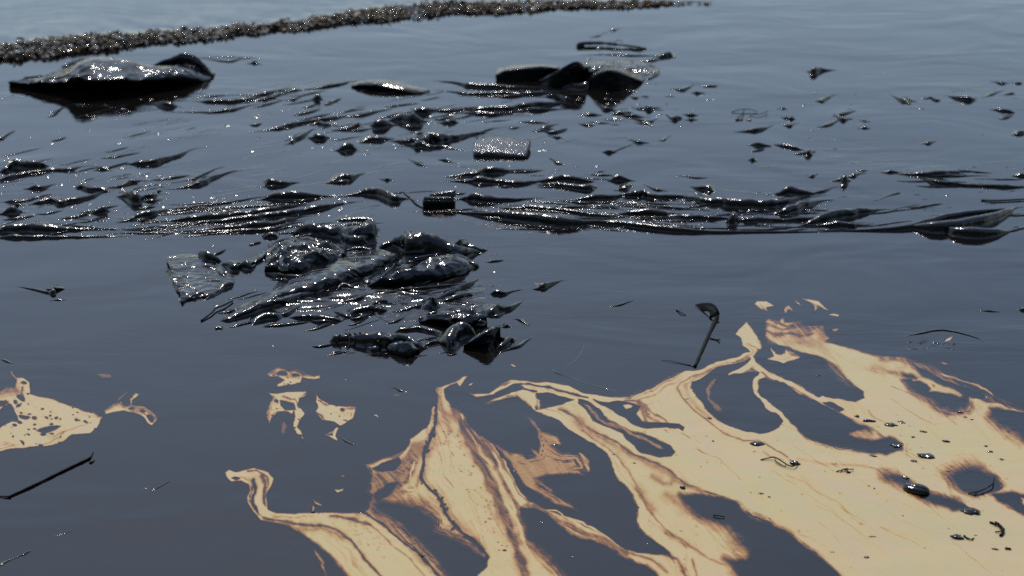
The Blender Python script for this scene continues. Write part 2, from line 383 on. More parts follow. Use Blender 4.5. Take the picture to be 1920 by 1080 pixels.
main = [
 # ---- right slick with its upper arm
 ('add', P('876,736 887,740 917,735 940,718 960,712 1000,711 1030,714 1063,722 1090,732 1130,741 1180,743,4 1220,722,5 1261,701,4 1286,693 1318,690 1346,680 1382,669 1399,661 1387,650 1387,636 1378,627 1384,618 1399,604 1406,618 1417,632 1421,640 1428,604 1438,600,5 1456,604,8 1467,594,5 1474,604,5 1502,602,6 1509,611,6 1541,612,8 1546,623,6 1559,635,4 1552,642,4 1580,650,5 1615,659,6 1654,667,6 1690,668,8 1718,675,10 1739,683,12 1754,692,12 1792,712,12 1835,728,10 1856,738,9 1872,748,8 1890,754,7 1920,764,7 1965,785,8 2040,815,8 2110,880,8 2120,960,8 2060,1060,8 1985,1130,8 1900,1220,8 1770,1260,8 1640,1235,8 1500,1270,8 1380,1230,8 1310,1180,6 1280,1130,5 1262,1060,4 1257,1040 1247,1030 1222,1012 1195,990 1191,972 1194,950 1180,922 1155,882 1135,852 1110,832 1067,808 1037,788 1017,775 1000,765 990,755 973,743,3 950,745,4 930,753,4 907,758,4 905,752 930,745 952,735 985,724 960,722 925,738 890,746'), 2.5),
 # ---- central fan and the left curl
 ('add', P('882,703,4 870,705,4 853,715 827,722 813,725 817,737 823,750 813,762 807,780 797,800 770,820 757,843 730,857,5 707,865,6 685,872,6 697,883,7 694,903,8 683,923,6 697,928,6 690,947,6 673,958,5 620,962 583,965 547,964 518,959 503,952 506,941 502,930 511,915 513,901 500,886 478,875 459,879 441,884 430,879 421,884 423,895 434,904 452,904 464,909 466,922 464,941 473,960 489,975 510,980,4 540,988,5 572,1006,6 598,1025,7 625,1050,8 652,1080,8 690,1125,8 745,1190,8 830,1235,8 920,1215,8 1010,1262,8 1140,1245,8 1260,1200,8 1290,1125,4 1265,1060 1257,1045 1223,1041 1173,1029 1117,997 1073,973 1030,957 990,937 973,910 953,877,3 923,833,3 887,803,4 868,777,6 860,767,6 847,760 837,743 831,728 842,722 857,718 864,727 873,713'), 2.5),
 # brown tongue blown out of the fan
 ('add', P('921,833 957,847 993,852 1010,850 1013,823 1007,803 993,787 983,778 998,782 1018,806 1040,818 1052,833 1036,836 1057,847 1083,848 1098,862 1110,883 1103,891 1083,886 1053,890 1023,893 1006,897 1012,910 1030,922 1073,943 1090,958 1062,950 1020,932 990,912 967,880 940,850', 9), 9, .50),
 ('film', P('960,850 1000,868 1050,880 1090,884', 5), 5, .5), ('film', P('1000,840 1020,862 1060,868', 4), 4, .45),
 ('film', P('1085,850 1100,868 1108,884', 3.5), 3, .6), ('film', P('985,880 1010,900 1040,925', 4), 4, .32),
 # ---- dark windows in the fan
 ('sub', P('977,950,6 1000,952,7 1022,962,7 1047,987,8 1067,1006,8 1110,1018,8 1150,1033,8 1185,1051,8 1212,1063,7 1232,1082,6 1255,1125,8 1235,1170,12 1170,1185,14 1110,1160,16 1080,1125,16 1060,1078,18 1035,1057,18 1010,1032,18 992,1015,14 984,990,12 976,970,10', 8), 8),
 ('sub', P('700,945,14 720,938,14 767,942,16 792,957,16 810,972,16 815,995,18 842,1008,16 870,1022,16 892,1037,14 908,1048,8 916,1044,2 915,1060,2 893,1080,3 882,1110,4 868,1118,6 855,1105,12 832,1066,16 815,1047,18 792,1030,18 772,1010,18 755,992,18 730,970,18 705,957,15', 15), 15),
 ('sub', P('702,877 730,866 745,860 752,870 742,882 720,883', 3), 3),
 ('sub', P('702,925,9 725,908,8 745,905,9 730,925,9 712,940,9', 9), 9),
 ('dark', P('705,905 735,890 765,868 785,835', 22), 22, .42), ('dark', P('700,905 735,890 765,872 782,850', 6), 6, .4), ('dark', P('705,895 728,889 752,880', 7), 7, .45),
 ('dark', P('735,915 760,902 770,888 778,865', 5), 5, .55), ('dark', P('700,930 740,925 775,915 785,900', 5), 5, .4),
 ('film', P('700,905 728,897 752,883 772,862', 2), 2, .5), ('film', P('755,918 770,918 778,916 768,905 770,888 778,868', 2.2), 2.2, .9),
 ('dark', P('765,822 752,850 735,862', 2), 2, .7), ('dark', P('775,830 762,860 748,885 715,905', 3), 3, .4),
 # beaded seam
 ('dark', P('816,740 822,762 812,800 807,812 797,837 796,860 792,895 802,912 812,927 825,945 832,962 845,982 865,1002 892,1022 915,1043', 2.6), 2.6, 1.5),
 ('dark', P('826,740 836,775 842,810', 5), 5, .35),
 ('dark', P('818,780 805,850 800,900 830,950 880,1005 905,1030', 12), 12, .22),
 # brown bands right of the fan's bright core
 ('dark', P('858,770,6 872,805,8 893,850,12 915,900,14 935,945,14 955,985,12 970,1025,10 985,1080,9', 11), 11, .45),
 ('dark', P('850,765,4 862,790,5 878,823,6 902,867,7 922,910,7 943,950,7 958,985,6 968,1020,6 978,1055,6 985,1090,5', 6), 6, .72),
 ('film', P('862,775 893,833 917,867 937,907 953,947 970,973 980,1005 1000,1050', 3.4), 3.4, .85),
 ('dark', P('870,788 903,837 930,873 950,910 965,940 975,960', 4), 4, .65),
 ('dark', P('868,775 890,800 920,840 955,885 975,925 990,940', 3), 3, .5),
 ('film', P('940,855 955,878 965,905', 2), 2, .8), ('dark', P('985,945 1030,968 1075,995 1130,1013 1180,1038', 5), 5, .5),
 ('film', P('1022,955 1045,957 1060,968 1095,982 1130,1005 1175,1032 1225,1045 1250,1044', 1.6), 1.6, 1.0),
 ('dark', P('1000,945 1040,972 1080,990 1150,1022 1220,1050 1250,1075', 3), 3, .55),
 ('dark', P('880,770 905,830 930,870', 1.5), 1.5, .8),
 # left band lines
 ('dark', P('677,957 695,972 720,990 742,1010 767,1030 790,1042 810,1062 827,1080 850,1100', 1.7), 1.7, 1.3),
 ('dark', P('690,962 720,985 760,1020 800,1050', 8), 8, .3),
 ('dark', P('617,970,2 640,970,4 660,975,5 680,983,4 692,988,2', 4), 4, .8), ('dark', P('690,987 712,1007 737,1027 770,1050 795,1075 815,1100', 1.6), 1.6, .5),
 ('dark', P('495,970 542,981 580,983 605,986 630,996 652,1011 665,1028 687,1051 717,1077 750,1110', 2.6), 2.6, .95),
 ('dark', P('520,982 560,992 600,990 640,1010', 7), 7, .35),
 ('dark', P('476,901 477,922 475,941 480,958', 3), 3, 1.3), ('dark', P('490,893 498,912 496,930 499,946', 2.6), 2.6, 1.0),
 ('dark', P('463,883 481,881 500,897 504,912 497,935', 1.5), 1.5, .9), ('dark', P('470,915 470,940 482,962 500,972', 1.4), 1.4, .8),
 ('sub', P('434,896 441,894 450,899 443,902', 1.5), 1.5),
 # ---- upper bands between arm and second band
 ('dark', P('930,737 960,722 997,717 1025,722 1067,736 1100,744', 2), 2, 1.3),
 ('dark', P('905,752 940,738 985,728 1010,731', 2.2), 2.2, 1.2),
 ('sub', P('1010,735 1030,734 1050,741 1074,749 1060,753 1052,760 1042,762 1020,765 1007,764 1014,752', 2), 2),
 ('film', P('1003,742 1014,748 1013,765', 2.5), 2.5, .6),
 ('sub', P('1083,747 1100,752 1120,764 1130,779 1160,800 1190,810 1220,819 1257,837 1266,848 1257,857 1237,860 1207,850 1187,833 1167,813 1140,797 1113,787 1097,770 1083,757', 2.2), 2.2),
 ('film', P('1092,757 1103,764 1123,784 1153,798 1187,813 1223,830 1244,844', 3), 3, .38),
 ('sub', P('1110,747 1140,754 1160,752 1185,757 1197,763 1190,778 1200,790 1210,794 1242,794 1272,795 1284,802 1281,809 1272,802 1247,801 1210,803 1185,796 1160,780 1142,765', 2), 2),
 ('add', P('1165,762 1176,758 1186,761 1182,766 1172,769', 2), 2),
 ('dark', P('1172,751 1197,752 1207,760 1222,775 1247,791', 2), 2, .55), ('dark', P('1197,756 1203,775 1212,792', 4), 4, .6), ('dark', P('1208,764 1214,782 1232,792', 3), 3, .5),
 # ---- lines in the right slick
 ('dark', P('1400,671 1370,685 1335,695 1292,705 1272,716 1267,730 1280,748 1305,771 1332,791 1352,810 1392,824 1420,823 1438,833 1467,848 1480,858', 1.8), 1.8, .55),
 ('dark', P('1340,697 1300,706 1280,722 1290,745 1330,782', 5), 5, .3),
 ('dark', P('1047,770 1083,787 1122,811 1155,828 1185,848 1222,868 1260,888 1290,908 1315,921 1347,928 1385,942', 2.6), 2.6, .72),
 ('dark', P('1080,790 1120,815 1180,852 1260,895 1310,925', 9), 9, .3),
 ('dark', P('1090,805 1157,856 1180,878 1195,912 1210,945 1230,972 1260,1002 1290,1027 1330,1048 1365,1060', 2.2), 2.2, .45),
 ('dark', P('1195,915 1212,940 1225,955', 8), 8, .35), ('dark', P('1222,892 1240,905 1255,905', 7), 7, .35), ('dark', P('1250,1000 1275,1022 1282,1025', 6), 6, .3),
 ('dark', P('1245,925 1260,935 1290,965', 9), 9, .35), ('dark', P('1245,1040 1270,1050 1290,1080', 4), 4, .7), ('dark', P('1300,1050 1310,1085', 3), 3, .5),
 # ---- dark windows in the right slick
 ('sub', P('1291,717 1311,710 1346,694 1382,682 1402,673 1412,688 1420,700 1417,713 1419,738 1437,763 1460,779 1466,792 1461,803 1449,808 1430,811 1400,807 1370,798 1345,784 1330,771 1318,757 1303,741 1292,727', 2), 2),
 ('sub', P('1424,712 1438,707 1452,712 1481,722 1509,739 1537,755 1559,770,3 1587,784,4 1612,798,6 1628,808,9 1626,816,12 1622,822,12 1640,829,9 1665,822,8 1691,832,5 1690,842,4 1665,852,5 1640,848,6 1612,843,6 1573,837,6 1537,827,6 1509,816,5 1484,798,4 1470,778,3 1452,767 1435,756 1424,738', 2.2), 2.2),
 ('film', P('1595,812 1620,816 1645,822', 7), 7, .5),
 ('sub', P('1481,651 1509,664 1541,676,4 1569,692,7 1591,713,7 1608,727,5 1621,736,3 1622,748 1608,754 1587,752 1559,747 1541,736 1534,741 1502,728 1481,715 1460,708 1438,697 1417,683 1412,664 1426,655 1430,640 1440,645 1450,646', 2), 2),
 ('add', P('1541,672,10 1569,690,10 1591,711,10 1610,730,9 1594,727,12 1572,712,14 1550,694,14', 12), 12, .5),
 ('add', P('1440,641 1446,656 1460,662 1474,660 1475,650 1495,662 1503,673 1484,676 1474,681 1452,676 1433,674 1452,667 1442,657', 2), 2),
 ('sub', P('1452,657 1461,652 1474,655 1468,663 1456,662', 2), 2),
 ('dark', P('1424,598 1427,620 1430,645 1420,668 1410,682', 5), 5, 2.2),
 ('dark', P('1436,636 1460,650 1490,655 1530,675 1575,700 1612,732', 2.6), 2.6, .8),
 ('film', P('1373,705 1385,697 1400,689', 3.5), 3.5, 1.1), ('add', P('1406,673 1396,682 1382,696 1374,705 1390,702 1402,696 1417,697 1424,704 1430,700 1420,688', 2), 2),
 ('film', P('1405,668 1412,684 1424,694 1432,701', 4), 4, 1.1),
 ('film', P('1424,700 1418,713 1420,738 1438,762 1446,770 1463,779 1471,792 1469,806', 4), 4, 1.1),
 ('film', P('1428,700 1460,709 1500,730 1545,752 1575,768', 5), 5, 1.1),
 ('dark', P('1424,698 1450,711 1490,728 1530,750 1570,775 1610,796 1640,812 1662,830', 1.8), 1.8, .6),
 ('sub', P('1541,752 1555,754 1582,768 1573,773 1552,763', 2), 2),
 ('film', P('1347,710 1328,728 1330,749 1353,770', 4), 4, .28), ('film', P('1335,715 1324,732 1335,755', 2), 2, .33),
 # right hand windows
 ('sub', P('1693,713,8 1711,713,6 1736,721,5 1752,728,5 1746,737,4 1771,742,4 1814,749,6 1818,760,10 1814,767,12 1792,771,14 1764,766,14 1736,746,14 1711,729,12', 10), 10),
 ('sub', P('1693,703,8 1711,704,5 1722,711,4 1708,710,6', 6), 6),
 ('film', P('1715,716 1730,713 1745,722 1752,733', 4), 4, .8),
 ('sub', P('1711,684,7 1736,696,6 1764,713,5 1792,726,4 1835,735,4 1849,743,3 1842,748,3 1814,745,4 1785,732,5 1760,721,6 1736,707,7', 5), 5),
 ('dark', P('1700,678 1740,700 1790,722 1850,738 1858,748 1850,752', 3), 3, .5),
 ('film', P('1760,700 1800,716 1845,730 1862,742 1858,750', 2), 2, .6),
 ('dark', P('1846,750 1875,756 1905,762 1960,785', 4), 4, 1.0),
 ('sub', P('1856,768,9 1888,768,6 1920,774,5 1965,790,5 2000,815,8 1985,850,16 1920,822,16 1895,802,16 1874,794,15 1856,781,14', 12), 12),
 ('dark', P('1640,690 1690,700 1720,715', 9), 9, .3), ('dark', P('1650,672 1690,676 1720,690', 6), 6, .4), ('dark', P('1505,640 1560,662 1620,690 1680,702', 9), 9, .14),
 # brown folds at its head
 ('dark', P('1426,606 1434,622 1452,628 1480,625 1502,631 1525,627', 4), 4, .7), ('dark', P('1440,611 1468,618 1500,612 1520,618', 3), 3, .55),
 ('dark', P('1500,622 1530,616 1548,632', 8), 8, .45), ('dark', P('1455,606 1480,612 1505,606', 2), 2, .8), ('dark', P('1475,640 1520,644 1552,640', 9), 9, .22),
 # lower right windows
 ('sub', P('1272,932,10 1310,930,7 1347,932,6 1380,942,6 1395,960,10 1405,972,12 1440,983,9 1472,996,7 1515,1027,7 1552,1058,7 1577,1080,7 1610,1125,7 1625,1165,9 1570,1200,12 1480,1190,14 1420,1160,14 1395,1125,14 1385,1080,14 1374,1060,12 1363,1046,10 1382,1050,12 1404,1048,14 1406,1034,16 1386,1010,18 1370,990,16 1335,980,12 1310,966,12 1285,950,12', 12), 12),
 ('sub', P('1775,889,18 1790,880,18 1815,876,16 1842,882,12 1865,896,8 1879,912,8 1865,921,8 1830,930,8 1802,918,10 1787,906,16', 14), 14),
 ('sub', P('1662,893,16 1682,892,12 1702,905,8 1740,926,9 1765,932,10 1790,940,10 1815,954,6 1835,962,5 1815,960,5 1785,955,9 1752,945,9 1727,933,9 1702,918,9 1677,907,12', 9), 9),
 ('sub', P('1866,928 1880,926 1897,921 1920,932 1965,945 1990,968 1965,985 1920,965 1895,951 1875,941', 7), 7),
 ('add', P('1916,935 1940,938 1940,955 1922,952 1914,945', 4), 4),
 ('sub', P('1406,830 1413,826 1429,828 1428,832 1415,834', 2.5), 2.5),
 # grain lines
 ('dark', P('1500,860 1560,868 1620,872 1660,885', 5), 5, .28), ('dark', P('1632,770 1642,785 1665,800', 2), 2, .35), ('dark', P('1700,830 1698,850 1715,862', 2), 2, .3),
 ('dark', P('1430,845 1450,855 1470,862', 3), 3, .3),
 ('dark', P('1560,890 1650,925 1750,962 1840,985', 10), 10, .1), ('dark', P('1500,900 1620,965 1720,1010 1840,1050', 12), 12, .08),
]
random.seed(4)
for k in range(46):            # drops along the beaded seam and specks strewn in the film
    q = random.choice([(807, 812), (797, 837), (796, 860), (792, 895), (812, 927), (825, 945), (832, 962), (845, 982), (865, 1002)])
    main.append(('sub', el(q[0] + random.uniform(-2, 5), q[1] + random.uniform(-12, 12), random.uniform(1, 2.4), random.uniform(2, 5), random.uniform(10, 50), 1.2), 1.2)) if k < 22 else \
    main.append(('dark', [(q[0] + 75 + random.uniform(-25, 45) + (q[1] - 810) * .45, q[1] + random.uniform(-20, 20), 1.2), (q[0] + 77 + (q[1] - 810) * .45, q[1] + 8, 1.2)][:2], 1.2, .0))
main = [o for o in main if not (o[0] == 'dark' and len(o) > 3 and o[3] == 0)]
for k in range(60):
    x = random.uniform(820, 930); y = 780 + (x - 820) * 1.9 + random.uniform(-40, 40)
    main.append(('dark', [(x, y, .9), (x + 1.2, y + 1, .9)], .9, random.uniform(.3, .8)))
for k in range(50):
    x = random.uniform(650, 720); main.append(('dark', [(x, 985 + (x - 650) * .6 + random.uniform(-15, 25), .9), (x + 1.4, 986 + (x - 650) * .6 + random.uniform(-15, 25), .9)][:1] * 2, .9, .5))
for k in range(90):
    x, y = random.uniform(1180, 1920), random.uniform(760, 1075)
    main.append(('dark', [(x, y, 1), (x + random.uniform(1, 4), y + random.uniform(-.5, 1.5), 1)], 1, random.uniform(.2, .7)))

for k in range(54):            # hair-fine flow lines
    if k < 36: x, y, a_ = random.uniform(1230, 1880), random.uniform(730, 1060), random.uniform(26, 40)
    else: x, y, a_ = random.uniform(800, 930), random.uniform(780, 1040), random.uniform(58, 74)
    l_ = random.uniform(60, 220); c_ = random.uniform(-14, 14); pl = []
    for q in range(6):
        u = q / 5 - .5; dx = math.cos(R(a_ + c_ * u)); dy = math.sin(R(a_ + c_ * u))
        pl.append((x + l_ * u * dx, y + l_ * u * dy, 1.1))
    main.append(('dark', pl, 1.1, random.uniform(.14, .38)))
slick(main, (405, 588, 2150, 1285), 'huge tan oil emulsion slick swirling across the lower right with dark windows in it')

left = [('add', P('-60,742,4 -30,734,4 -5,733,4 15,727,3 27,728 31,711 26,706,5 20,694,6 26,693,5 31,706 44,706 57,715 58,740 95,749 135,760 157,769 180,771 186,776 197,777 201,766 212,758 230,753 237,761 248,760 270,767 292,779 299,788 288,799 275,795 270,786 252,776 233,769 215,769 200,773 190,784 179,802 166,813 131,815 120,826 106,831 73,837 44,842 0,844 -40,845 -85,836,4 -118,806,4 -105,768,4', 2.5), 2.5),
 ('sub', P('7,762 20,760 29,767 38,790 24,789 8,797 -3,806 -40,806 -40,770 -10,778', 2), 2), ('sub', P('-40,748 2,752 15,755 6,762 -40,764', 2), 2),
 ('sub', el(40, 748, 9, 4, 35), 2), ('sub', el(45, 718, 6, 3), 2), ('sub', el(47, 782, 9, 3, 5), 2), ('sub', el(88, 802, 20, 4.5, -10), 2),
 ('sub', el(30, 756, 4, 3, 40), 2), ('dark', P('42,728 40,740 47,748', 1.5), 1.5, .9), ('dark', P('200,777 196,785 190,790', 2), 2, 1),
 ('film', P('220,755 230,744 237,737', 2.2), 2.2, .3), ('add', P('246,745 252,741 259,745 252,750', 2.5), 2.5, .8), ('film', P('248,760 247,752 251,746', 2.5), 2.5, .7),
 ('sub', el(283, 787, 8, 5, 40), 2), ('sub', el(250, 767, 4, 2), 2), ('sub', el(268, 776, 5, 2, 15), 2), ('dark', P('255,768 275,775 296,787', 5), 5, .5),
 ('dark', P('100,815 140,800 170,790', 2), 2, .35), ('dark', P('80,832 110,818 118,808', 1.5), 1.5, .4), ('dark', P('-10,735 30,735', 7), 7, .5), ('dark', P('20,700 28,716', 6), 6, .5)]
for k in range(70):
    x, y = random.uniform(5, 178), random.uniform(735, 836); r = random.choice([.8, 1, 1.2, 1.6, 2.2, 3])
    left.append(('sub', el(x, y, r * 1.4, r * .8, random.uniform(-20, 30), 1.5), 1.5))
slick(left, (-140, 688, 305, 850), 'speckled tan emulsion patch at the left edge above the straight stick')
slick([('add', P('180,702 192,700 207,702 205,709 190,709', 7), 7, .28)], (165, 690, 220, 720), 'faint brown emulsion smudge alone above the speckled left patch')

isl = 'small emulsion patches left of the fan'
b_ops = [('add', P('500,700,5 508,692,6 518,689,6 540,695,5 556,690,6 566,692,5 580,700 591,704 603,702 600,711 587,711 569,707 565,718 547,724 521,729 516,726 532,715 521,707 507,707', 3), 3), ('sub', el(528, 700, 10, 4), 4), ('sub', el(555, 701, 8, 3), 3), ('dark', P('505,697 540,705 575,700', 5), 5, .5)]
c_ops = [('add', P('503,738 518,740 536,737 558,735 574,733 574,742 562,749 558,762 569,766 575,774 563,788 558,802 563,817 566,829 551,815 549,795 554,780 551,769 547,777 536,771 518,773 507,782 501,797 498,780 501,758 509,746', 2), 2), ('sub', P('525,751 551,757 554,768 532,768 525,760', 2), 2), ('sub', el(515, 753, 5, 3), 2), ('dark', P('530,745 555,752 560,764', 2), 2, .5), ('sub', P('552,817 563,820 560,824 555,822', 1.5), 1.5)]
d_ops = [('add', P('593,735 598,748 613,758 635,764 664,764 660,786 649,795 638,802 627,795 602,791 594,773 599,766 592,755', 2), 2), ('sub', el(636, 771, 5, 3, 10), 1.5), ('dark', P('594,772 602,780 605,790', 2), 2, .7), ('dark', P('597,752 610,762', 2), 2, .5)]
for ops in (b_ops, c_ops, d_ops):
    xs = [p[0] for p in ops[0][1]]; ys = [p[1] for p in ops[0][1]]
    for k in range(24):
        ops.append(('sub', el(random.uniform(min(xs), max(xs)), random.uniform(min(ys), max(ys)), random.uniform(.8, 2), random.uniform(.5, 1.1), 0, 1.3), 1.3))
slick(b_ops, (490, 680, 615, 735), 'ragged tan emulsion patch highest of the small cluster under the crumpled bags', isl)
slick(c_ops, (490, 728, 585, 835), 'two-legged tan emulsion patch below the ragged one', isl)
slick(d_ops, (585, 728, 672, 808), 'fan-shaped speckled tan emulsion patch beside the two-legged one', isl)
slick([('add', P('631,804 637,806 629,818 636,828 616,820 605,817 616,813 625,810', 1.8), 1.8), ('sub', P('612,817 622,813 624,817', 1.5), 1.5), ('dark', P('608,820 625,827', 3), 3, .4)], (598, 799, 645, 835), 'small hooked emulsion patch under the fan-shaped one', isl)
slick([('film', P('531,790 532,803 530,818', 4), 4, .3)], (520, 780, 545, 825), 'faint brown upright emulsion streak between the two legs', isl)
fl = 'small loose flecks of emulsion'
slick([('add', P('620,915 632,916 646,912 641,918 628,922', 1.8), 1.8)], (610, 905, 655, 930), 'small tan emulsion fleck floating between the curl and the fan', fl)
slick([('film', P('586,940 590,945 602,948', 2), 2, .7)], (578, 932, 612, 955), 'thin bent tan fleck above the left band of the fan', fl)
slick([('film', P('585,964 588,956 586,953', 2.2), 2.2, .7)], (576, 946, 598, 965), 'tiny tan drop touching the left band of the fan', fl)
slick([('film', P('640,891 647,891', 2.4), 2.4, .5)], (630, 884, 658, 898), 'brownish dot of emulsion above the small tan fleck', fl)
slick([('film', P('701,777 706,777 708,780', 2), 2, .9)], (694, 770, 716, 786), 'pale comma of emulsion left of the fan apex', fl)
slick([('add', P('879,726 884,720 893,719 887,724', 1.8), 1.8, .8)], (872, 713, 900, 731), 'pale fleck between the fan apex and the upper arm', fl)
slick([('film', P('735,736 748,737', 1.6), 1.6, .4)], (728, 730, 756, 742), 'faint tan dash below the bottom of the crumpled bags', fl)
slick([('film', P('962,684 967,686', 2), 2, .9)], (955, 678, 975, 692), 'pale dot of emulsion right of the crumpled bags', fl)
wsp = 'tan wisps at the head of the big slick'
slick([('add', P('1414,568 1421,561 1438,563 1452,574 1437,575 1438,586 1431,581 1424,576', 2), 2)], (1405, 553, 1462, 592), 'tan wisp shaped like a bird above the big slick, leftmost of the wisps', wsp)
slick([('add', P('1498,559 1515,560 1537,565 1545,575 1552,585 1541,580 1534,577 1522,588 1527,576 1516,567', 2), 2), ('dark', P('1505,562 1528,572 1538,580', 1.5), 1.5, .6)], (1490, 552, 1562, 595), 'long curved tan wisp, rightmost of the large ones above the slick', wsp)
slick([('add', P('1484,565 1497,570 1500,577 1491,571', 2), 2)], (1476, 558, 1508, 584), 'narrow tan wisp between the bird-shaped and the curved one', wsp)
slick([('add', P('1466,583 1476,576 1485,588 1476,584 1469,590', 2.2), 2.2, .7)], (1458, 570, 1494, 596), 'small brownish forked wisp just above the head of the slick', wsp)
slick([('film', P('1550,593 1569,592', 2.2), 2.2, .7)], (1540, 585, 1580, 600), 'short tan dash right of the curved wisp', wsp)
slick([('add', P('1559,616 1573,613 1569,621 1562,620', 3), 3, .5)], (1550, 606, 1582, 628), 'brown wisp right of the folded head of the slick', wsp)
slick([('add', P('1770,644 1775,637 1787,630 1782,640', 1.8), 1.8)], (1762, 624, 1796, 650), 'tan fleck on the low sparkling hump at the right')
slick([('film', P('1760,681 1772,684', 3), 3, .5)], (1750, 672, 1782, 692), 'faint brown spot below the sparkling hump')
sand = []
for q in range(60):
    u = random.random(); x, y = 812 + 130 * u + random.gauss(0, 4), 399 + 27 * u + random.gauss(0, 2.2)
    sand.append(('add', el(x, y, random.uniform(1.0, 3.5), random.uniform(.5, 1.1), 14, 1.6), 1.6, random.uniform(.25, .7)))
slick(sand, (790, 388, 965, 436), 'speckled pale sandy streak drifting right of the open box', cell=.0022)
slick([('film', P('552,1025 560,1028', 5), 5, .2), ('film', P('590,1030 605,1055 612,1080', 2.5), 2.5, .42)], (540, 1012, 625, 1090), 'thin brown thread beside the lower left edge of the fan')
# ------------------------------------------------------------------ builders of the floating wreck
HK = 0.62                     # a fold and its mirror image in the oil together make its height in the picture
PROF = [(-3.2, -.10), (-2.2, .22), (-1.3, .60), (-.6, .88), (-.22, .99), (.06, .99), (.22, .94), (.40, .86), (.50, .66), (.56, .36), (.61, .14), (.70, .04), (.88, .0), (1.0, -.14)]

def ridge_geo(s, k=1.0, back=1.0, front=1.0, rough=1.0, seed=0, tail=0, crease=0.0, base=0):
    """a fold: its crest line as 'x,y,h' in the photograph's pixels (h is the dark height seen there)"""
    Q = []; sp = pts(s)
    if tail:                                       # thin drawn-out ends
        (ax, ay, ah), (bx, by, bh) = sp[0], sp[1]; l_ = math.hypot(bx - ax, by - ay) + 1e-6; f = tail * (.6 + .8 * abs(math.sin(seed * 2.3)))
        if ax > 0: sp = [(ax - (bx - ax) / l_ * f, ay - ((by - ay) * .5 + (2 if seed % 2 else 0)) / l_ * f, .7)] + [(ax, ay, max(ah * .7, 1.2))] + sp[1:]
        (ax, ay, ah), (bx, by, bh) = sp[-1], sp[-2]; l_ = math.hypot(bx - ax, by - ay) + 1e-6; f = tail * (.6 + .8 * abs(math.cos(seed * 1.7)))
        if ax < 1900: sp = sp[:-1] + [(ax, ay, max(ah * .7, 1.2)), (ax - (bx - ax) / l_ * f, ay - (by - ay) * .5 / l_ * f, .7)]
    for x, y, h in sp:
        hm = max(hgt(x, y, h) * HK * k, .0004)
        p = at(x, y, hm + base / 1000); Q.append((p[0], p[1], hm))
    Q = np.array(Q)
    seg = np.r_[0, np.cumsum(np.hypot(np.diff(Q[:, 0]), np.diff(Q[:, 1])))]
    n = int(np.clip(seg[-1] / .0045, 10, 170))
    C = crom(Q, n)
    L = np.linspace(0, seg[-1], n)
    h = np.maximum(C[:, 2], 0)
    o = seed * 3.7
    h = h * (1 + rough * (.22 * vn(L / .035 + o, L * 0, 51) + .06 * vn(L / .011 + o, L * 0, 52)))
    end = np.clip(np.minimum(L, L[-1] - L) / max(L[-1] * .12, .004), 0, 1) ** .7
    h = h * end - .0003 * (1 - end)
    d = np.gradient(C[:, :2], axis=0); d /= np.linalg.norm(d, axis=1)[:, None] + 1e-9
    nrm = np.stack([d[:, 1], -d[:, 0]], 1); nrm *= np.where(nrm[:, 1:2] > 0, -1, 1)   # towards the shore
    mean = nrm.mean(0); nrm = nrm * .5 + mean * .5; nrm /= np.linalg.norm(nrm, axis=1)[:, None] + 1e-9
    C[:, :2] += nrm * (h * rough * .5 * vn(L / .025 + o, L * 0, 53))[:, None]
    pr = np.array(PROF); V = []
    for a, z in pr:
        w = a * (back if a < 0 else front)
        jit = 1 + rough * .16 * vn(L / .014 + o, L * 0 + a * 1.7, 54)
        zz = z * h * (1 + rough * .07 * vn(L / .012 + o, L * 0 + a * 2.1, 55) * (z > .1))
        xy = C[:, :2] + nrm * (w * np.maximum(h, .0008) * jit)[:, None]
        if crease: zz = zz + crease * h * max(z, 0) * (ridged(xy[:, 0] / .022 - xy[:, 1] / .03 + o, xy[:, 1] / .02 + xy[:, 0] / .06, 2, 57) - .2)
        V.append(np.c_[xy, zz - .0004 * (z < .2)])
    V = np.array(V)
    if base: V[..., 2] += base / 1000; V[0, :, 2] -= .004; V[-1, :, 2] -= .004
    return V.reshape(-1, 3), gridfaces(len(pr), n)

def orient(V, F):
    a, b, c = V[F[:, 0]], V[F[:, 1]], V[F[:, 2]]
    return F[:, ::-1] if np.cross(b - a, c - a)[:, 2].sum() < 0 else F

def mk(name, geo, mat, parent=None):
    V, F = join(geo) if isinstance(geo, list) else geo
    return link(name, mesh(name, V, orient(V, F)), mat, parent)

_seed = [0]
def ridge(name, label, cat, *ss, mat=None, group=None, parent=None, **kw):
    g = []
    for s in ss:
        _seed[0] += 1; g.append(ridge_geo(s, seed=_seed[0], **{**({'crease': .09} if mat is m_bag else {}), **kw}))
    if len(g) == 1: return tag(mk(name, g[0], mat or m_oil, parent), label, cat, group)
    x, y, _ = pts(ss[0])[len(pts(ss[0])) // 2]
    return adopt(thing(name, label, cat, x, y, group), *[mk('fold', q, mat or m_oil) for q in g])

